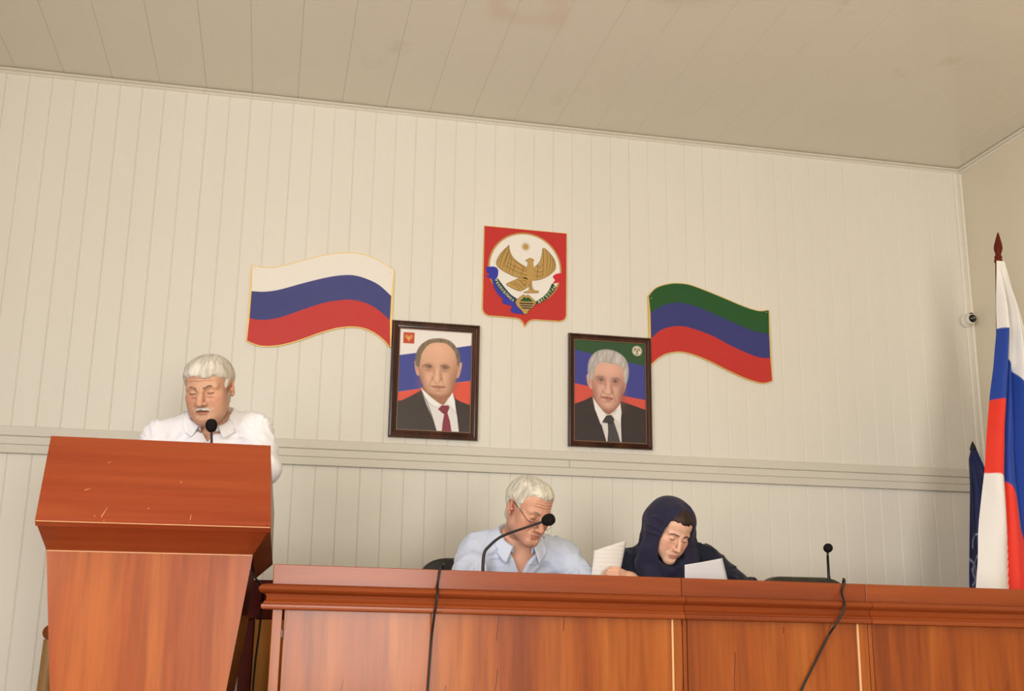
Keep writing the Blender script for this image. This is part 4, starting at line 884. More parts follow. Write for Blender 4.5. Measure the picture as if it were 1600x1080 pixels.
# ------------------------------------------------------------------ security camera in the corner
cc_ = tag(empty('security_camera', (4.765, -.012, 2.348)), 'small white dome security camera with black lens in the corner', 'camera')
MB().lathe([(.034, .0), (.036, -.008), (.030, -.018), (.024, -.026)], 24, (0, 0, 0), 'y').build('base', M['white_plastic'], cc_, True)
MB().lathe([(.012, .0), (.025, -.006), (.030, -.022), (.027, -.036), (.022, -.042)], 24, (.0, -.016, 0), 'y').build('housing', M['white_plastic'], cc_, True)
e = MB().lathe([(.0215, .0), (.0215, -.006), (.017, -.012), (.008, -.017), (.0006, -.0185)], 24, (.0, -.056, 0), 'y').build('lens', M['glass_black'], cc_, True)
MB().lathe([(.006, 0), (.004, -.003), (.0004, -.004)], 12, (0, -.0735, 0), 'y').build('lens_center', M['silver'], e, True)
MB().tube([(.005, -.03, .034), (.02, -.028, .040), (.038, -.01, .036)], .003, 6).build('cable', M['black'], cc_, True)

# ------------------------------------------------------------------ flags on stands
def cloth(name, zt, zb, xl, xr, yf, colf, m, parent, nu=200, nz=460):
    """hanging cloth: left and right edge as functions of height, folds by yf(u, z), dye by colf(x, z, u)"""
    z = np.linspace(zt, zb, nz)[:, None]; u = np.linspace(0, 1, nu)[None, :]
    x = xl(z)*(1-u)+xr(z)*u; x, zz = np.broadcast_arrays(x, z); uu = np.broadcast_to(u, x.shape)
    y = yf(uu, zz)
    V = np.stack([x, y, zz], -1).reshape(-1, 3)
    i = np.arange(nu*nz).reshape(nz, nu); Q = np.stack([i[1:, :-1], i[1:, 1:], i[:-1, 1:], i[:-1, :-1]], -1).reshape(-1, 4)
    return quad_obj(name, V, Q, m, parent, colf(x, zz, uu).reshape(-1, 3))
def finial(parent, x, y, z, tilt, s=1.0):
    o = MB().lathe([(.0150*s, 0), (.0175*s, .004*s), (.0175*s, .014*s), (.014*s, .018*s), (.0165*s, .022*s), (.0165*s, .030*s), (.0120*s, .036*s), (.0125*s, .042*s), (.0175*s, .060*s), (.0190*s, .072*s),
                (.0170*s, .088*s), (.0115*s, .112*s), (.0050*s, .138*s), (.0006*s, .150*s)], 20).build('finial', M['dark_wood'], parent, True, (x, y, z), (0, tilt, 0))
    return o
def flag_stand(parent, bx, ztop, tilt, r=.013):
    MB().lathe([(.17, 0), (.17, .012), (.15, .022), (.05, .035), (.028, .07), (.022, .13), (.018, .135)], 28).build('stand_base', M['dark_wood'], parent, True, (0, 0, 0))
    h = ztop-.03
    MB().tube([(0, 0, .03), (math.tan(tilt)*h, 0, ztop)], r, 14).build('pole', M['dark_wood'], parent, True)
M['silk'] = mat('flag_silk', (1, 1, 1, 1), .55, .3, attr='tint', sheen=.2)
fx0 = 4.198
fl = tag(empty('flag_on_stand', (fx0, -.8, 0)), 'large draped white, blue and red flag on a pole with spear tip', 'flag')
tl = math.radians(5.0)
flag_stand(fl, 0, 2.40, tl); finial(fl, math.tan(tl)*2.37, 0, 2.398, tl)
I = lambda zs, xs: (lambda z: np.interp(-z, [-q for q in zs], xs))
xl = I([2.395, 2.08, 1.75, 1.424, .93, .30], [4.378-fx0, 4.358-fx0, 4.298-fx0, 4.236-fx0, 4.143-fx0, 4.075-fx0])
xr = I([2.395, 2.13, 1.72, 1.12, .30], [4.420-fx0, 4.480-fx0, 4.570-fx0, 4.665-fx0, 4.705-fx0])
xf = I([2.395, 2.07, 1.74, 1.39, .93, .3], [4.408-fx0, 4.400-fx0, 4.362-fx0, 4.322-fx0, 4.302-fx0, 4.28-fx0])   # deep crease between the two hangs
def yf_flag(u, z):
    x = xl(z)*(1-u)+xr(z)*u; f = xf(z); wdt = xr(z)-xl(z)
    left = np.clip((f-x)/np.maximum(f-xl(z), .01), 0, 1); right = np.clip((x-f)/np.maximum(xr(z)-f, .01), 0, 1)
    k = sstep(2.40, 2.15, z)
    y = -.022*(1-k)-.003-.050*k*np.sin(np.pi*np.clip(left, 0, 1)**.8)*(left > 0)
    y = y-k*(.062*np.sin(np.pi*np.clip(right*1.0, 0, 1)**.6)*np.abs(np.cos(2.6*np.pi*right+.5*(z-1.5)))+.02*right)*(right > 0)
    y = y+.010*k*vnoise(np.stack([x*10+z*2.4, z*1.7, 0*z], -1), 5)+.004*k*vnoise(np.stack([x*26+z*3, z*4, 0*z], -1), 6)
    return y
WH, BL, RD = C(240, 236, 230), C(28, 66, 158), C(234, 54, 34)
def col_flag(x, z, u):
    f = xf(z); c = np.zeros(x.shape+(3,))
    lz1 = 2.079-(x-(4.361-fx0))*.22; lz2 = 1.750+.10*(x-(4.299-fx0))-1.6*np.maximum(x-(4.34-fx0), 0); lz3 = 1.424-.10*(x-(4.239-fx0))-3.2*np.maximum(x-(4.285-fx0), 0)**1.4
    st = lambda d, a, b: a*sstep(-.0022, .0022, d)[..., None]+b*(1-sstep(-.0022, .0022, d)[..., None])
    L_ = st(z-lz1, WH, st(z-lz2, BL, st(z-lz3, RD, WH)))
    bx = x+fx0
    b1 = np.interp(bx, [4.38, 4.41, 4.435, 4.466, 4.52, 4.6, 4.7], [1.96, 1.875, 1.81, 1.718, 1.60, 1.44, 1.25])
    b2 = np.interp(bx, [4.29, 4.322, 4.345, 4.372, 4.383, 4.394, 4.42, 4.5, 4.7], [1.42, 1.393, 1.37, 1.31, 1.20, 1.12, 1.06, .95, .7])
    R_ = st(z-b1, WH, st(z-b2, BL, RD))
    return np.where((x < f)[..., None], L_, R_)
cloth('flag_cloth', 2.398, .32, xl, xr, yf_flag, col_flag, M['silk'], fl)
bx0 = 4.46
bf = tag(empty('flag_on_stand', (bx0, -.40, 0)), 'narrow dark blue flag with pale scrolls behind the big flag', 'flag')
flag_stand(bf, 0, 1.60, math.radians(.5), .009)
MB().lathe([(.012, 0), (.016, .012), (.010, .03), (.001, .05)], 12).build('pole_tip', M['black'], bf, True, (.013, 0, 1.585))
xlb = I([1.60, 1.545, 1.45, 1.0, .3], [-.004, -.026, -.040, -.085, -.12]); xrb = I([1.60, 1.52, 1.40, 1.0, .3], [.022, .050, .075, .10, .12])
DB, PB = C(30, 40, 96), C(150, 166, 196)
curl = [spline(p, 8) for p in ([(-.055, .985), (-.065, 1.03), (-.04, 1.07), (-.01, 1.10), (.02, 1.09)], [(-.075, 1.075), (-.05, 1.05), (-.045, 1.0), (-.07, .96)], [(-.055, 1.13), (-.05, 1.165), (-.025, 1.19), (0, 1.2)], [(-.03, 1.02), (.0, 1.04), (.03, 1.03)])]
def col_blue(x, z, u):
    d = np.full(x.shape, 1e9)
    for p in curl:
        for a, b in zip(p, p[1:]):
            e = b-a; t = np.clip(((x-a[0])*e[0]+(z-a[1])*e[1])/(e @ e), 0, 1); d = np.minimum(d, np.hypot(x-a[0]-t*e[0], z-a[1]-t*e[1]))
    return np.where((d < .005)[..., None], PB, DB)
cloth('flag_cloth', 1.598, .32, xlb, xrb, lambda u, z: -.012-.022*np.abs(np.sin(u*7+z))*sstep(1.6, 1.4, z), col_blue, M['silk'], bf, 60, 220)

# ------------------------------------------------------------------ microphones and cables
def microphone(label, base, pts, head, hr, direction, rad=.0045):
    r = tag(empty('desk_microphone', base), label, 'microphone', None)
    q = lambda p: tuple(np.array(p)-np.array(base))
    MB().box((-.05, -.045, 0), (.05, .055, .028), .010).build('base', M['black'], r, True)
    s = spline([q(p) for p in pts], 10)
    MB().tube(s, np.linspace(rad*1.25, rad*.85, len(s)), 10).build('gooseneck', M['black'], r, True)
    d = np.array(direction, float); d /= np.linalg.norm(d); h = np.array(q(head))
    prof = [(.30, -1.25), (.62, -1.05), (.92, -.55), (1.0, 0), (.93, .42), (.72, .78), (.4, .97), (.02, 1.04)]
    mb = MB().lathe([(hr*a, hr*b) for a, b in prof], 20); o = mb.build('foam_cover', M['foam'], r, True, tuple(h))
    o.rotation_euler = Vector(d).to_track_quat('Z', 'Y').to_euler()
    return r
microphone('gooseneck microphone curving in front of the face of the man in glasses', (1.886, -1.55, .75),
           [(1.886, -1.55, .775), (1.886, -1.55, .90), (1.888, -1.55, .981), (1.906, -1.55, 1.011), (1.947, -1.55, 1.043), (2.02, -1.55, 1.071), (2.084, -1.55, 1.094)], (2.101, -1.55, 1.100), .020, (1, -.1, .35))
m3 = microphone('upright thin microphone standing alone on the desk right of the woman', (3.106, -1.50, .75),
           [(3.106, -1.50, .775), (3.105, -1.50, .90), (3.103, -1.505, .965), (3.095, -1.52, 1.005), (3.085, -1.542, 1.026)], (3.076, -1.562, 1.034), .0155, (-.02, -1, .25))
MB().tube([(-.014, -.028, .262), (-.023, -.046, .278)], .0035, 8).build('neck_ring', M['silver'], m3, True)
MB().tube([(0, 0, .03), (.001, 0, .195)], [.011, .0045], 10).build('stem', M['black'], m3, True)
microphone('gooseneck microphone on the lectern in front of the standing speaker', (1.018, -1.345, 1.196),
           [(1.018, -1.345, 1.215), (1.016, -1.343, 1.30), (1.011, -1.338, 1.365)], (1.0085, -1.332, 1.392), .0195, (-.05, .25, 1))
def cable(label, pts, r=.0036, m='black'):
    s = spline(pts, 8); o = MB().tube(s, r, 8).build('cable', M[m], None, True); return tag(o, label, 'cable')
zz = lambda x, z: z-SH*(x-1.235)
cable('black cable hanging over the left unit of the desk', [(1.80, -1.50, .756), (1.752, -1.60, .80), (1.735, -1.70, .930), (1.731, -1.735, .9405), (1.719, -1.757, .933), (1.712, -1.7555, .885), (1.706, -1.795, .858), (1.703, -1.7945, .82), (1.700, -1.784, .79), (1.698, -1.757, .72), (1.692, -1.756, .585), (1.683, -1.756, .35), (1.66, -1.765, .1), (1.64, -1.83, .008), (1.60, -1.95, .006)])
cable('black cable hooked over the desk and slanting down at the right', [(3.045, -1.60, .76), (3.040, -1.69, .86), (3.036, -1.725, .917), (3.031, -1.737, .9255), (3.024, -1.757, .916), (3.012, -1.757, .885), (2.998, -1.795, .845), (2.988, -1.793, .815), (2.965, -1.782, .775), (2.955, -1.758, .745), (2.90, -1.757, .655), (2.852, -1.757, .575), (2.75, -1.757, .38), (2.62, -1.758, .12), (2.58, -1.80, .008), (2.5, -1.92, .006)])
cable('thin black cable hanging between the lectern and the desk', [(1.150, -1.30, .945), (1.185, -1.30, .90), (1.208, -1.31, .86), (1.206, -1.31, .74), (1.199, -1.31, .62), (1.195, -1.31, .35), (1.19, -1.31, .008)], .0032)

# ------------------------------------------------------------------ papers
def sheet(label, P, curlf=0, m='paper', name='paper_sheet', n=14, th=.0006, rule=False):
    """bilinear sheet through four corners (world), bowed by curlf"""
    P = np.array(P, float); g = np.linspace(0, 1, n)
    u, v = np.meshgrid(g, g); u = u[..., None]; v = v[..., None]
    X = (1-u)*(1-v)*P[0]+u*(1-v)*P[1]+u*v*P[2]+(1-u)*v*P[3]
    nr = np.cross(P[1]-P[0], P[3]-P[0]); nr /= np.linalg.norm(nr)
    X = X+nr*curlf*4*u*(1-u)
    V = np.concatenate([X.reshape(-1, 3), (X-nr*th).reshape(-1, 3)]); i = np.arange(n*n).reshape(n, n); k = n*n
    q = np.stack([i[:-1, :-1], i[:-1, 1:], i[1:, 1:], i[1:, :-1]], -1).reshape(-1, 4)
    e = np.concatenate([i[0], i[1:, -1], i[-1, :-1][::-1], i[1:-1, 0][::-1]])
    side = [(a, a+k, b+k, b) for a, b in zip(e, np.roll(e, -1))]
    c = P.mean(0)
    o = mesh_obj(name, V-c, list(map(tuple, q))+[tuple(t[::-1]) for t in (q+k)]+side, M[m], None, True, tuple(c))
    return tag(o, label, 'paper')
M['thin_paper'] = mat('thin_printed_paper', srgb(224, 218, 211), .8, .1)
mt = M['thin_paper']; t = N(mt, 'ShaderNodeTexCoord'); sp = N(mt, 'ShaderNodeSeparateXYZ'); L(mt, t.outputs['Object'], sp.inputs[0])
wv = N(mt, 'ShaderNodeTexWave', wave_type='BANDS', bands_direction='Z', Scale=22.0, Distortion=.0); L(mt, t.outputs['Object'], wv.inputs['Vector'])
nz = N(mt, 'ShaderNodeTexNoise', Scale=260.0, Detail=1.0); L(mt, t.outputs['Object'], nz.inputs['Vector'])
g1 = N(mt, 'ShaderNodeMath', operation='GREATER_THAN'); g1.inputs[1].default_value = .72; L(mt, wv.outputs['Fac'], g1.inputs[0])
g2 = N(mt, 'ShaderNodeMath', operation='MULTIPLY'); L(mt, g1.outputs[0], g2.inputs[0]); L(mt, nz.outputs['Fac'], g2.inputs[1])
mm = N(mt, 'ShaderNodeMixRGB'); mm.inputs[1].default_value = srgb(224, 218, 211); mm.inputs[2].default_value = srgb(210, 204, 197); L(mt, g2.outputs[0], mm.inputs[0]); L(mt, mm.outputs[0], bsdf(mt).inputs['Base Color'])
bsdf(mt).inputs['Transmission Weight'].default_value = 0
# ------------------------------------------------------------------ people
A3 = lambda *a: np.array(a, float)
def hand_sdf(p, Wr, ey, ez, side, curl, spread=.0, thumb_in=.5, hs=.93):
    """ey: direction of the fingers, ez: back of the hand, side +1 = thumb towards ey x ez"""
    ey = A3(*ey); ey /= np.linalg.norm(ey); ez = A3(*ez); ez -= ey*(ez @ ey); ez /= np.linalg.norm(ez); ex = np.cross(ey, ez)*side
    R = np.stack([ex, ey, ez], 1); q = (p-Wr) @ R/hs
    d = s_cap(q, (0, -.03, 0), (0, .012, 0), .0245, .026)*1.0
    d = U(d, s_ell(q, (.004, .048, 0), (.040, .048, .0155)), .02)
    d = U(d, s_cap(q, (.020, .018, -.006), (.032, .045, -.008), .016, .013), .015)      # ball of the thumb
    roots = [(.027, .086, .001), (.009, .092, .003), (-.010, .088, .002), (-.027, .078, 0)]
    ln = [(.041, .025, .019), (.045, .029, .020), (.042, .027, .019), (.033, .020, .017)]
    for i, (r, l) in enumerate(zip(roots, ln)):
        a = math.radians(curl[i]); x, y, z = r; t = spread*(1.5-i); pts = [A3(*r)]; b = 0
        for k, s in enumerate(l):
            b += a*(.7, 1.0, .75)[k]
            pts.append(pts[-1]+s*A3(math.sin(t)*math.cos(b), math.cos(t)*math.cos(b), -math.sin(b)))
        rr = [.0095, .0088, .0080, .0068] if i < 3 else [.0082, .0075, .0070, .0060]
        d = U(d, s_chain(q, pts, rr), .007)
        for k in (1, 2): d = U(d, s_ell(q, pts[k]+A3(0, 0, .001), (rr[k]*1.08, rr[k]*1.05, rr[k]*1.08)), .004)
    T = [A3(.030, .022, -.006), A3(.050, .050, -.012-.012*thumb_in), A3(.052-.012*thumb_in, .078, -.016-.022*thumb_in), A3(.048-.022*thumb_in, .102, -.018-.028*thumb_in)]
    d = U(d, s_chain(q, T, [.014, .0115, .0100, .0078]), .010)
    return d*hs
def frame_up(a, b, side):
    y = b-a; y = y/np.linalg.norm(y); x = A3(*side)-y*(A3(*side) @ y); x /= np.linalg.norm(x); return np.stack([x, np.cross(y, x)*-1, y], 1)  # columns: side, front-back, up
def ridged(n): return (1-np.abs(n))**3
def figure(name, J, P, G, label):
    """J joints (world), P head parameters, G garments"""
    HC, HR = A3(*J['head']), rot3(*J['head_rot']); hs = J.get('hs', 1.0)
    to_h = lambda p: (p-HC) @ HR/hs
    NB = A3(*J['neck']); SR, SL, ER, EL, WR, WL = [A3(*J[k]) for k in ('SR', 'SL', 'ER', 'EL', 'WR', 'WL')]
    HPR, HPL, KR, KL, AR, AL = [A3(*J[k]) for k in ('HR', 'HL', 'KR', 'KL', 'AR', 'AL')]
    pel = (HPR+HPL)/2; T = frame_up(pel, NB, SL-SR); tl = np.linalg.norm(NB-pel); f = -T[:, 1]*np.sign((-T[:, 1]) @ A3(0, -1, 0))
    bulk = G.get('bulk', 1.0)
    P['neck_to'] = tuple(map(tuple, (to_h(NB+A3(0, .01, .025)), to_h(NB-A3(0, -.02, .05)))))
    chest = pel+T[:, 2]*tl*.61; belly = pel+T[:, 2]*tl*.26+f*.02
    mid_s = (SR+SL)/2
    def torso(p, o=0):
        d = s_ell(p, chest, np.array((.146*bulk+o, .102*bulk+o, .195+o)), T)
        d = U(d, s_ell(p, belly, np.array((.150*bulk+o, .125*bulk+o, .17+o)), T), .09)
        d = U(d, s_ell(p, pel, np.array((.165+o, .125+o, .12+o)), T), .06)
        for s in (SR, SL):
            d = U(d, s_cap(p, s*.92+NB*.08+A3(0, 0, -.004), NB+A3(0, .014, .004), .044+o, .052+o), .04)
        d = U(d, s_cap(p, NB+A3(0, .02, -.06), NB+A3(0, .012, .0), .072+o, .060+o), .04)
        return d
    def arms(p, d, o=0, k=.045, r=(.046, .037, .034, .028)):
        for s, e, w in ((SR, ER, WR), (SL, EL, WL)):
            a = U(s_cap(p, s, e, r[0]+o, r[1]+o), s_cap(p, e, w, r[2]+o, r[3]+o), .03)
            d = U(d, a, k)
        return d
    def legs(p, o=0):
        d = None
        for h, kn, a in ((HPR, KR, AR), (HPL, KL, AL)):
            e = U(s_cap(p, h, kn, .085+o, .058+o), s_cap(p, kn, a, .055+o, .040+o), .04)
            d = e if d is None else U(d, e, .03)
        return d
    sk = np.array(P['skin'])
    # --- one body: head and neck fine, hands fine, the rest (under the clothes) coarse
    V1, Q1 = sdf_mesh(lambda p: head_sdf(p, P), (-.105, -.145, -.215), (.105, .13, .13), .0019)
    c1 = head_tint(V1, P); V1 = (V1*hs) @ HR.T+HC
    body = lambda p: U(arms(p, torso(p, -.008)), legs(p, -.006), .05)
    allj = np.stack([NB, SR, SL, ER, EL, WR, WL, HPR, HPL, KR, KL, AR, AL]); lo, hi = allj.min(0)-.16, allj.max(0)+.16
    V2, Q2 = sdf_mesh(body, lo, hi, .012, 1, 8)
    parts = [(V1, Q1, c1), (V2, Q2, sk)]
    for w, e, k in ((WR, ER, 'hand_r'), (WL, EL, 'hand_l')):
        h = J[k]; ey = h.get('ey', tuple(w-e))
        V3, Q3 = sdf_mesh(lambda p: U(hand_sdf(p, w, ey, h['ez'], h['side'], h['curl'], h.get('spread', .06), h.get('thumb', .5), h.get('hs', .93)), s_cap(p, w*.75+e*.25, w, .031, .026), .02), w-.24, w+.24, h.get('res', .003), 1, 8)
        parts.append((V3, Q3, sk*(1+.06*vnoise(V3*60, 1))[:, None]*np.array([1, .95, .93])))
    root = quad_obj(name, *join_vq(*parts)[:2], M['skin'], None, join_vq(*parts)[2])
    tag(root, label, 'person')
    # --- hair
    if 'hair' in P:
        hV, hQ = sdf_mesh(lambda p: hair_sdf(p, P), (-.115, -.145, -.13), (.115, .155, .15), .0021, 1)
        s = streak(hV, P['hair'].get('crown', (0, .045))); s2 = vnoise(hV*np.array([260, 120, 120]), 4)
        a = np.clip(.5+.8*s+.25*s2, 0, 1)[:, None]*P['hair'].get('mix', 1.0)
        hc = np.array(P['hair']['col'])*(1-a)+np.array(P['hair']['col2'])*a
        quad_obj('hair', (hV*hs) @ HR.T+HC, hQ, M['hair'], root, hc)
    # --- shirt or top
    o = G.get('ease', .010); wr = G.get('wrinkle', .004); cuff = G.get('cuff', 1.0)
    Rn = frame_up(NB-A3(0, -.02, .05), NB+A3(0, -.012, .03), (1, 0, 0))
    def shirt(p):
        d = torso(p, o)
        n1 = vnoise(p*np.array([9, 9, 5.]), 11); n2 = vnoise(np.stack([p[:, 0]*13+p[:, 2]*9, p[:, 1]*11, p[:, 2]*8-p[:, 0]*6], -1), 12); n3 = vnoise(np.stack([p[:, 0]*20-p[:, 2]*16, p[:, 1]*16, p[:, 2]*16+p[:, 0]*11], -1), 13)
        w = wr*(.9*ridged(n2)+.7*ridged(n3)+.9*n1-.7)
        for s, e, wv in ((SR, ER, WR), (SL, EL, WL)):
            end = e+(wv-e)*cuff if cuff >= 0 else e
            a = s_cap(p, s, e, .054+o*.6, .048+o*.5)
            if cuff > 0: a = U(a, s_cap(p, e, end, .047+o*.5, .038+o*.5), .03)
            ax = (e-s)/np.linalg.norm(e-s); t = (p-s) @ ax
            a = a-wr*.9*np.sin(t*62+6*vnoise(p*12, 15))*sstep(.02, .10, t)*ridged(vnoise(p*9, 16))*1.3
            d = U(d, a, .028)
            r = p-(s*.8+e*.2); rr = np.linalg.norm(r, axis=1); an = np.arctan2(r[:, 2], r[:, 0])
            d = d-wr*1.05*(ridged(vnoise(np.stack([an*4.2, rr*7, rr*0+s[0]*9], -1), 31))-.35)*sstep(.03, .10, rr)*sstep(.34, .16, rr)
        d = d-w
        d = np.maximum(d, -((p-pel) @ T[:, 2])-.06)                                # hem
        if cuff > 0:
            for e, wv in ((ER, WR), (EL, WL)):
                ax = (wv-e)/np.linalg.norm(wv-e); t = (p-e) @ ax-np.linalg.norm(wv-e)*cuff
                r = np.linalg.norm(np.cross(p-e, ax), axis=1)
                d = np.where(r < .075, np.maximum(d, t), d)
        n0, n1_ = NB+A3(0, -.020, -.018), NB+A3(0, -.034, .09)
        d = S(d, s_cap(p, n0, n1_, .063*G.get('nk', 1), .085), .006)                # neck hole
        v = G.get('vee', .0)
        if v:
            r = p-NB; hh = -(r @ T[:, 2]); uu = np.abs(r @ T[:, 0]); dd = r @ f
            d = S(d, np.maximum(np.maximum((uu-.044*(1-hh/v))*.85, .015-dd), np.maximum(-.05-hh, hh-v)), .003)
        return d
    c = np.array(G['col'])
    sV, sQ = sdf_mesh(shirt, np.minimum(lo, pel-.25)+A3(0, 0, 0), np.maximum(hi, NB+.15), G.get('res', .005), 1, 8)
    keep = None
    tint = np.tile(c, (len(sV), 1))*(1+.03*vnoise(sV*30, 2))[:, None]
    sh_ = quad_obj(G['name'], sV, sQ, M[G['mat']], root, tint)
    root['_'] = 0; del root['_']
    return dict(root=root, shirt=shirt, NB=NB, Rn=Rn, f=f, T=T, head=lambda q: (np.array(q)*hs) @ HR.T+HC, HR=HR, HC=HC, hs=hs, legs=legs, pel=pel, J=J, torso=torso, lo=lo, hi=hi, to_h=to_h, shirt_obj=sh_)
def trousers(F, col_m):
    J = F['J']; AR, AL = A3(*J['AR']), A3(*J['AL'])
    d = lambda p: np.maximum(U(F['legs'](p, .012)-.004*vnoise(p*11, 3), s_ell(p, F['pel'], (.178, .138, .12), F['T']), .05), (p-F['pel']) @ F['T'][:, 2]-.075)
    lo = np.minimum.reduce([A3(*J[k]) for k in ('HR', 'HL', 'KR', 'KL', 'AR', 'AL')])-.14; hi = np.maximum.reduce([A3(*J[k]) for k in ('HR', 'HL', 'KR', 'KL', 'AR', 'AL')])+.16; lo[2] = max(lo[2], .03)
    V, Q = sdf_mesh(lambda p: np.maximum(d(p), .06-p[:, 2]), lo, hi, .011, 1, 8)
    quad_obj('trousers', V, Q, M[col_m], F['root'])
    for a in (AR, AL):
        s = lambda p: np.maximum(U(s_cap(p, a+A3(0, .03, -.055), a+A3(0, -.15, -.062), .038, .040), s_cap(p, a+A3(0, .02, -.04), a, .042, .045), .03), .004-p[:, 2])
        V, Q = sdf_mesh(s, a+A3(-.08, -.24, -.14), a+A3(.08, .12, .06), .008, 1, 8); quad_obj('shoe', V, Q, M['black'], F['root'])
def project_out(F, X, dist):
    for _ in range(4):
        d = F['shirt'](X); e = .003
        g = np.stack([F['shirt'](X+e*np.eye(3)[i])-F['shirt'](X-e*np.eye(3)[i]) for i in range(3)], 1); g /= np.maximum(np.linalg.norm(g, axis=1, keepdims=True), 1e-6)
        X = X+g*np.maximum(dist-d, 0)[:, None]
    return X
def solid_sheet(name, X, th, m, parent, tint=None):
    """thick sheet from a grid of points X[r, c, 3]"""
    r, c = X.shape[:2]; du = np.gradient(X, axis=1); dv = np.gradient(X, axis=0); n = np.cross(du, dv); n /= np.maximum(np.linalg.norm(n, axis=-1, keepdims=True), 1e-9)
    V = np.concatenate([(X+n*th/2).reshape(-1, 3), (X-n*th/2).reshape(-1, 3)]); i = np.arange(r*c).reshape(r, c); k = r*c
    q = np.stack([i[:-1, :-1], i[:-1, 1:], i[1:, 1:], i[1:, :-1]], -1).reshape(-1, 4)
    e = np.concatenate([i[0], i[1:, -1], i[-1, :-1][::-1], i[1:-1, 0][::-1]]); e2 = np.roll(e, -1)
    Q = np.concatenate([q, q[:, ::-1]+k, np.stack([e, e+k, e2+k, e2], 1)])
    return quad_obj(name, V, Q, m, parent, tint)
def collar(F, m, col, w=.042, r0=.066, open_=26, drop=.034, stand=.030, tilt=.0):
    """shirt collar: a stand, folded over into a fall with two points"""
    NB, Rn = F['NB'], F['Rn']; fr = -Rn[:, 1] if (-Rn[:, 1]) @ A3(0, -1, 0) > 0 else Rn[:, 1]; sd, up = Rn[:, 0], Rn[:, 2]
    rows = []
    th = np.radians(np.linspace(open_, 360-open_, 72))
    front = np.clip(np.cos(th), 0, 1)**1.5
    for t in np.linspace(0, 1, 12):
        if t < .4:
            s = t/.4; r = r0+.001+.0*s; h = stand*(s)-.012; drp = 0
        else:
            s = (t-.4)/.6; r = r0+.003+.020*math.sin(s*math.pi/2); h = stand-.012+.004*math.sin(math.pi*min(s*2, 1))-w*s; drp = drop*s
        hh = h-drp*front-.020*front*(1-0)+.010*np.clip(-np.cos(th), 0, 1)
        rr = r+.012*front*(t-.2)
        a = th+ (0 if t < .4 else -.20*((t-.4)/.6)*np.sign(np.sin(th))*front*-1)
        rows.append(NB+A3(0, -.014, .0)+np.outer(rr*np.sin(a), sd)+np.outer(rr*np.cos(a), fr)+np.outer(hh, up))
    X = np.stack(rows); sh = X.shape
    lowr = project_out(F, X[5:].reshape(-1, 3), .0042).reshape(X[5:].shape); X[5:] = lowr
    o = solid_sheet('collar', X, .0024, m, F['root'], None)
    a = o.data.color_attributes.new('tint', 'FLOAT_COLOR', 'POINT'); a.data.foreach_set('color', np.tile(list(col)+[1], (len(o.data.vertices), 1)).astype(np.float32).ravel())
    return o
def on_front(F, u, h):
    """a point on the front of the shirt: u sideways, h below the neck base"""
    NB, T, f = F['NB'], F['T'], F['f']
    u, h = np.atleast_1d(u), np.atleast_1d(h); X = NB+u[:, None]*T[:, 0]-h[:, None]*T[:, 2]+f*.32
    for _ in range(40): X = X-f*np.clip(F['shirt'](X), -.01, .02)[:, None]*.8
    return X if len(X) > 1 else X[0]
def placket(F, m, col, h0, h1, w=.014, u0=0.0, buttons=(.06, .14, .22)):
    hs_ = np.linspace(h0, h1, 22); us = np.linspace(-w, w, 5)
    uu, hh = np.meshgrid(us+u0, hs_); X = (on_front(F, uu.ravel(), hh.ravel())+F['f']*.0022).reshape(uu.shape+(3,))
    o = solid_sheet('placket', X, .0022, m, F['shirt_obj'])
    a = o.data.color_attributes.new('tint', 'FLOAT_COLOR', 'POINT'); a.data.foreach_set('color', np.tile(list(col)+[1], (len(o.data.vertices), 1)).astype(np.float32).ravel())
    for b in buttons:
        q = on_front(F, u0, b)+F['f']*.0050
        bo = MB().lathe([(.0052, -.001), (.0055, .0005), (.0040, .0012), (.0006, .0008)], 12).build('button', M['white_plastic'], F['shirt_obj'], True, tuple(q)); bo.rotation_euler = Vector(F['f']).to_track_quat('Z', 'Y').to_euler()
def tuft(F, name, pts, rs, col, col2, seed=0, amp=.0016, mirror=False):
    """brow or moustache: short dense hairs as one small shaped volume"""
    f = lambda p: s_chain(np.stack([np.abs(p[:, 0]) if mirror else p[:, 0], p[:, 1], p[:, 2]], -1), pts, rs)*1.0-amp*vnoise(np.stack([p[:, 0]*420+p[:, 2]*160, p[:, 1]*150, p[:, 2]*150], -1), seed)
    P_ = np.array(pts); lo, hi = P_.min(0)-.014, P_.max(0)+.014
    if mirror: lo[0] = -hi[0]
    V, Q = sdf_mesh(f, lo, hi, .0013, 1, 8); a = np.clip(.5+.8*vnoise(np.stack([V[:, 0]*420+V[:, 2]*160, V[:, 1]*150, V[:, 2]*150], -1), seed+3), 0, 1)[:, None]
    return quad_obj(name, F['head'](V), Q, M['hair'], F['root'], np.array(col)*(1-a)+np.array(col2)*a)

M['skin'] = mat('skin', (1, 1, 1, 1), .48, .35, sss=.06, attr='tint')
sn = N(M['skin'], 'ShaderNodeTexNoise', Scale=320.0, Detail=3.0); bp = N(M['skin'], 'ShaderNodeBump', Strength=.25, Distance=.0008); L(M['skin'], sn.outputs['Fac'], bp.inputs['Height']); L(M['skin'], bp.outputs[0], bsdf(M['skin']).inputs['Normal'])
M['hair'] = mat('hair', (1, 1, 1, 1), .5, .3, attr='tint')
M['cotton'] = mat('cotton_cloth', (1, 1, 1, 1), .8, .2, attr='tint', sheen=.15)
tint_b = N(M['cotton'], 'ShaderNodeTexNoise', Scale=900.0, Detail=1.0); bp = N(M['cotton'], 'ShaderNodeBump', Strength=.12, Distance=.0006); L(M['cotton'], tint_b.outputs['Fac'], bp.inputs['Height']); L(M['cotton'], bp.outputs[0], bsdf(M['cotton']).inputs['Normal'])
M['trousers'] = mat('dark_trousers', srgb(44, 42, 46), .85, .2)
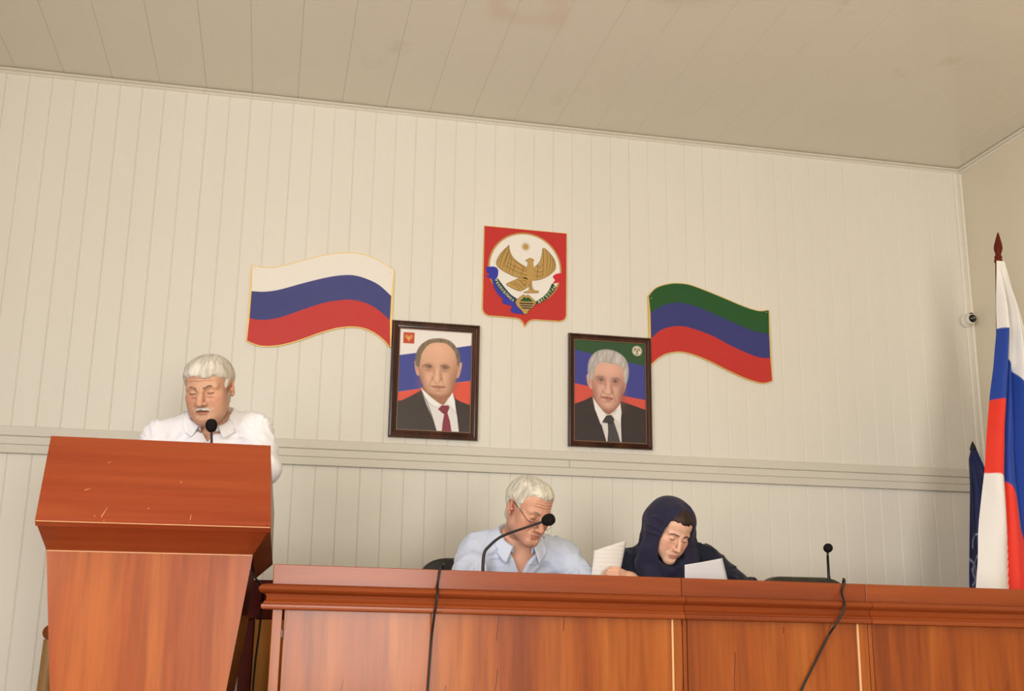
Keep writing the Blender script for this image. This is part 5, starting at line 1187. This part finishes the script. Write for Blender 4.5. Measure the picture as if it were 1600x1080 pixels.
GREY_LINE = [(-.13, .046), (-.075, .046), (-.058, .040), (-.043, .030), (-.036, -.020), (-.018, -.022), (-.011, .014), (.018, .024), (.036, .010), (.040, -.03), (.050, -.075), (.14, -.085), (.14, .2), (-.13, .2)]
relaxed = (30, 34, 38, 42)

# speaker at the lectern
P1 = dict(skin=C(204, 157, 128), w=1.09, jowl=1.0, double_chin=1, age=1.15, beard=.25, nose=1.06, nose_w=1.15, nr=1.12, open=.0018, slit=-.0085, mouth=1.12,
          hair=dict(line=GREY_LINE, th=.0085, top=.002, col=C(178, 169, 155), col2=C(224, 217, 204), crown=(.012, .055), amp=.0017, ragged=.007))
J1 = dict(head=(.981, -1.12, 1.556), head_rot=(-17, 20, -3), hs=.94, neck=(.985, -1.005, 1.460), SR=(.812, -1.0, 1.388), SL=(1.142, -1.0, 1.432), ER=(.775, -1.04, 1.13), EL=(1.186, -1.062, 1.288),
          WR=(.86, -1.19, 1.175), WL=(1.075, -1.19, 1.190), HR=(.89, -.90, .92), HL=(1.055, -.90, .92), KR=(.88, -.91, .50), KL=(1.055, -.91, .50), AR=(.87, -.88, .10), AL=(1.055, -.88, .10),
          hand_r=dict(ez=(0, .35, 1), side=-1, curl=(12, 14, 16, 18), ey=(.25, -.9, .42)), hand_l=dict(ez=(0, .35, 1), side=1, curl=(12, 14, 16, 18), ey=(-.35, -.9, .42)))
G1 = dict(name='shirt', mat='cotton', col=C(238, 237, 240), bulk=1.12, ease=.012, wrinkle=.0060, cuff=.10, vee=.075, nk=1.06)
F1 = figure('person', J1, P1, G1, 'white haired man in white shirt standing at the lectern, reading downwards')
trousers(F1, 'trousers')
collar(F1, M['cotton'], C(240, 239, 242), r0=.070, open_=22, w=.032, drop=.012, stand=.026)
placket(F1, M['cotton'], C(238, 237, 240), .072, .34, buttons=(.09, .17, .25))
for s in (-1, 1): tuft(F1, 'eyebrow', [(s*.013*1.06, -.0990, .0125), (s*.030*1.06, -.0945, .0195), (s*.050*1.06, -.0770, .0135)], [.0020, .0025, .0012], C(104, 82, 66), C(150, 126, 106), 3)
tuft(F1, 'moustache', [(.001, -.1060, -.0605), (.014, -.1030, -.0635), (.031, -.0905, -.0715)], [.0046, .0052, .0022], C(190, 182, 172), C(232, 226, 218), 7, .0018, True)

# seated man with glasses
P2 = dict(skin=C(206, 153, 127), w=1.0, age=1.3, beard=.3, nose=1.08, nose_w=1.08, nr=1.0, slit=-.0098, jaw=.040, lip=C(176, 108, 92),
          hair=dict(line=[(-.13, .068), (-.066, .068), (-.054, .054), (-.041, .036), (-.036, -.014), (-.018, -.018), (-.011, .014), (.018, .024), (.036, .010), (.040, -.03), (.050, -.070), (.14, -.080), (.14, .2), (-.13, .2)],
                    th=.009, top=.002, ragged=.007, col=C(172, 166, 152), col2=C(224, 218, 200), crown=(-.015, .055), amp=.0018))
J2 = dict(head=(2.080, -1.33, 1.153), head_rot=(25, 26, 4), hs=.89, neck=(2.076, -1.215, 1.052), SR=(1.930, -1.19, 1.014), SL=(2.238, -1.19, 1.000), ER=(1.850, -1.335, .845), EL=(2.372, -1.345, .835),
          WR=(2.03, -1.53, .805), WL=(2.21, -1.53, .805), HR=(1.99, -.96, .53), HL=(2.18, -.96, .53), KR=(1.97, -1.38, .50), KL=(2.20, -1.38, .50), AR=(1.97, -1.36, .10), AL=(2.20, -1.36, .10),
          hand_r=dict(ez=(0, .1, 1), side=-1, curl=(10, 12, 14, 16), ey=(.7, -.7, -.12)), hand_l=dict(ez=(0, .1, 1), side=1, curl=(10, 12, 14, 16), ey=(-.7, -.7, -.12)))
G2 = dict(name='shirt', mat='cotton', col=C(196, 204, 222), bulk=1.0, ease=.011, wrinkle=.0062, cuff=.75, vee=.098)
F2 = figure('person', J2, P2, G2, 'grey haired man in light blue shirt and glasses seated at the desk, looking down')
trousers(F2, 'trousers')
collar(F2, M['cotton'], C(206, 213, 229), r0=.066, open_=28, drop=.028, w=.038)
placket(F2, M['cotton'], C(200, 208, 225), .110, .30, buttons=(.135, .20, .27))
for s in (-1, 1): tuft(F2, 'eyebrow', [(s*.012, -.0985, .0120), (s*.029, -.0940, .0190), (s*.048, -.0770, .0135)], [.0024, .0028, .0014], C(120, 98, 78), C(170, 150, 128), 4)
# reading glasses low on the nose
gl = tag(empty('eyeglasses'), 'thin rimmed reading glasses on the nose of the seated man', 'glasses')
M['glass'] = mat('clear_lens', (1, 1, 1, 1), .03, .5); bsdf(M['glass']).inputs['Transmission Weight'].default_value = 1.0; bsdf(M['glass']).inputs['IOR'].default_value = 1.05
M['wire'] = mat('dark_wire', srgb(58, 50, 44), .35, .5, metal=.6)
for s in (-1, 1):
    ring = [F2['head']((s*(.030+.0215*math.cos(a)), -.1115+.16*abs(.030+.0215*math.cos(a)), -.0235+.0140*math.sin(a)*(1-.12*math.cos(2*a)))) for a in np.linspace(0, 2*math.pi, 29)]
    MB().tube(ring, .0009, 6, False).build('rim', M['wire'] if 0 else M['silver'], gl, True)
    c = np.mean(ring[:-1], 0); MB().add([tuple(c)]+[tuple(q) for q in ring[:-1]], [(0, i+1, (i+1) % 28+1) for i in range(28)]).build('lens', M['glass'], gl)
    MB().tube([F2['head'](q) for q in ((s*.0515, -.1030, -.018), (s*.0660, -.094, -.014), (s*.0745, -.050, .006), (s*.0800, .006, .021), (s*.0805, .026, .012))], .0012, 6).build('temple', M['wire'], gl, True)
MB().tube([F2['head'](q) for q in ((-.009, -.1125, -.020), (0, -.1195, -.0165), (.009, -.1125, -.020))], .0010, 6).build('bridge', M['silver'], gl, True)

# seated woman in a navy headscarf
P3 = dict(skin=C(222, 176, 150), fem=1, w=.98, age=.45, nose=1.0, nose_w=.84, nr=.86, slit=-.0092, jaw=.036, lip=C(190, 112, 100), stubble_brow=C(60, 40, 32), mouth=.98,
          hair=dict(line=[(-.13, .056), (-.066, .054), (-.060, .040), (-.054, .020), (-.046, -.030), (-.02, -.04), (.14, -.05), (.14, .2), (-.13, .2)], th=.0040, top=0, col=C(34, 22, 18), col2=C(58, 40, 32), amp=.0012))
J3 = dict(head=(2.596, -1.33, 1.100), head_rot=(9, 32, 9), hs=.845, neck=(2.608, -1.215, 1.010), SR=(2.478, -1.19, .968), SL=(2.775, -1.19, .994), ER=(2.445, -1.27, .835), EL=(2.905, -1.30, .865),
          WR=(2.436, -1.372, .917), WL=(2.755, -1.44, .855), HR=(2.52, -.98, .53), HL=(2.70, -.98, .53), KR=(2.51, -1.36, .50), KL=(2.71, -1.36, .50), AR=(2.51, -1.34, .10), AL=(2.71, -1.34, .10),
          hand_r=dict(ez=(-.10, -.80, .50), side=-1, curl=(52, 56, 58, 60), ey=(-.78, -.38, .34), res=.0022, thumb=.9, hs=.76), hand_l=dict(ez=(.5, -.6, .6), side=1, curl=(18, 22, 26, 30), ey=(-.75, -.5, .15), thumb=.8, hs=.84))
G3 = dict(name='blouse', mat='navy', col=C(30, 33, 48), bulk=.92, ease=.014, wrinkle=.007, cuff=1.0, vee=.06)
M['navy'] = mat('navy_cloth', (1, 1, 1, 1), .8, .2, attr='tint', sheen=.1)
F3 = figure('person', J3, P3, G3, 'woman in a navy headscarf and dark top seated at the desk, reading a sheet')
trousers(F3, 'trousers')
HCb = F3['to_h'](F3['NB'][None])[0]
def scarf(p):
    w = p.copy(); q = F3['to_h'](p); x = q[:, 0]; ax = np.abs(x)
    n = vnoise(np.stack([x*16+q[:, 1]*8, q[:, 1]*10, q[:, 2]*5], -1), 21); ang = np.arctan2(x, q[:, 2]+.02)
    out = s_ell(q, (0, .020, .034), (.100, .119, .097))
    out = U(out, s_ell(q, (0, .018, -.03), (.091, .096, .10)), .05)
    for s in (-1, 1):
        out = U(out, s_chain(q, [(s*.070, -.010, .01), (s*.070, -.034, -.05), (s*.050, -.060, -.115)], [.026, .028, .030]), .035)
    sh = s_ell(p, F3['NB']+A3(0, -.035, -.015), (.115, .095, .085))
    out = U(out, sh, .06)
    drp = s_chain(p, [F3['head']((-.080, -.008, -.01)), F3['head']((-.082, -.030, -.08)), F3['NB']+A3(-.085, -.085, -.03), F3['NB']+A3(-.070, -.135, -.14), F3['NB']+A3(-.060, -.15, -.22)], [.026, .030, .036, .040, .036])
    drl = s_chain(p, [F3['head']((.070, -.03, -.05)), F3['NB']+A3(.060, -.100, -.03), F3['NB']+A3(.035, -.155, -.12)], [.022, .030, .034])
    out = U(U(out, drp, .025), drl, .03)
    fold = .010*ridged(vnoise(np.stack([ang*3.2+q[:, 1]*9, q[:, 1]*5+ang*1.5, q[:, 2]*4], -1), 23))*sstep(.02, -.03, q[:, 1])*sstep(-.09, -.03, q[:, 1])
    fold = fold+.010*ridged(vnoise(np.stack([p[:, 0]*24, p[:, 1]*16, p[:, 2]*4], -1), 24))*sstep(.07, -.01, q[:, 2])
    out = out-fold-.002*n+.003
    face = ((ax/np.where(x < 0, .0680, .0590))**2.7+(np.abs(q[:, 2]+.020)/.1080)**2.7)**(1/2.7)
    cyl = (face-1)*.060
    hole = np.maximum(cyl, q[:, 1]+.022-.045*sstep(.01, -.045, x)-.12*np.maximum(0, -.02-q[:, 2]))
    out = S(out, hole, .008)
    inner = s_ell(q, (0, .014, .02), (.078, .098, .100))
    v = s_cap(p, F3['NB']+A3(.015, -.11, .0), F3['NB']+A3(.02, -.20, -.05), .020, .006)
    return S(S(out, v, .008), inner, .004)
V, Q = sdf_mesh(scarf, F3['NB']-A3(.24, .32, .27), F3['HC']+A3(.2, .22, .17), .0032, 1, 8)
tc = np.array(C(38, 36, 58))*(1+.05*vnoise(V*40, 2))[:, None]
quad_obj('headscarf', V, Q, M['navy'], F3['root'], tc)

sheet('white sheet of paper held up in front of the woman', [(2.596, -1.462, .905), (2.764, -1.44, .905), (2.738, -1.452, .997), (2.592, -1.475, .970)], .004)
sheet('thin printed sheet curling in the hand of the woman, at her left in the photo', [(2.302, -1.335, .905), (2.402, -1.330, .905), (2.440, -1.315, 1.058), (2.318, -1.33, 1.018)], .012, 'thin_paper')
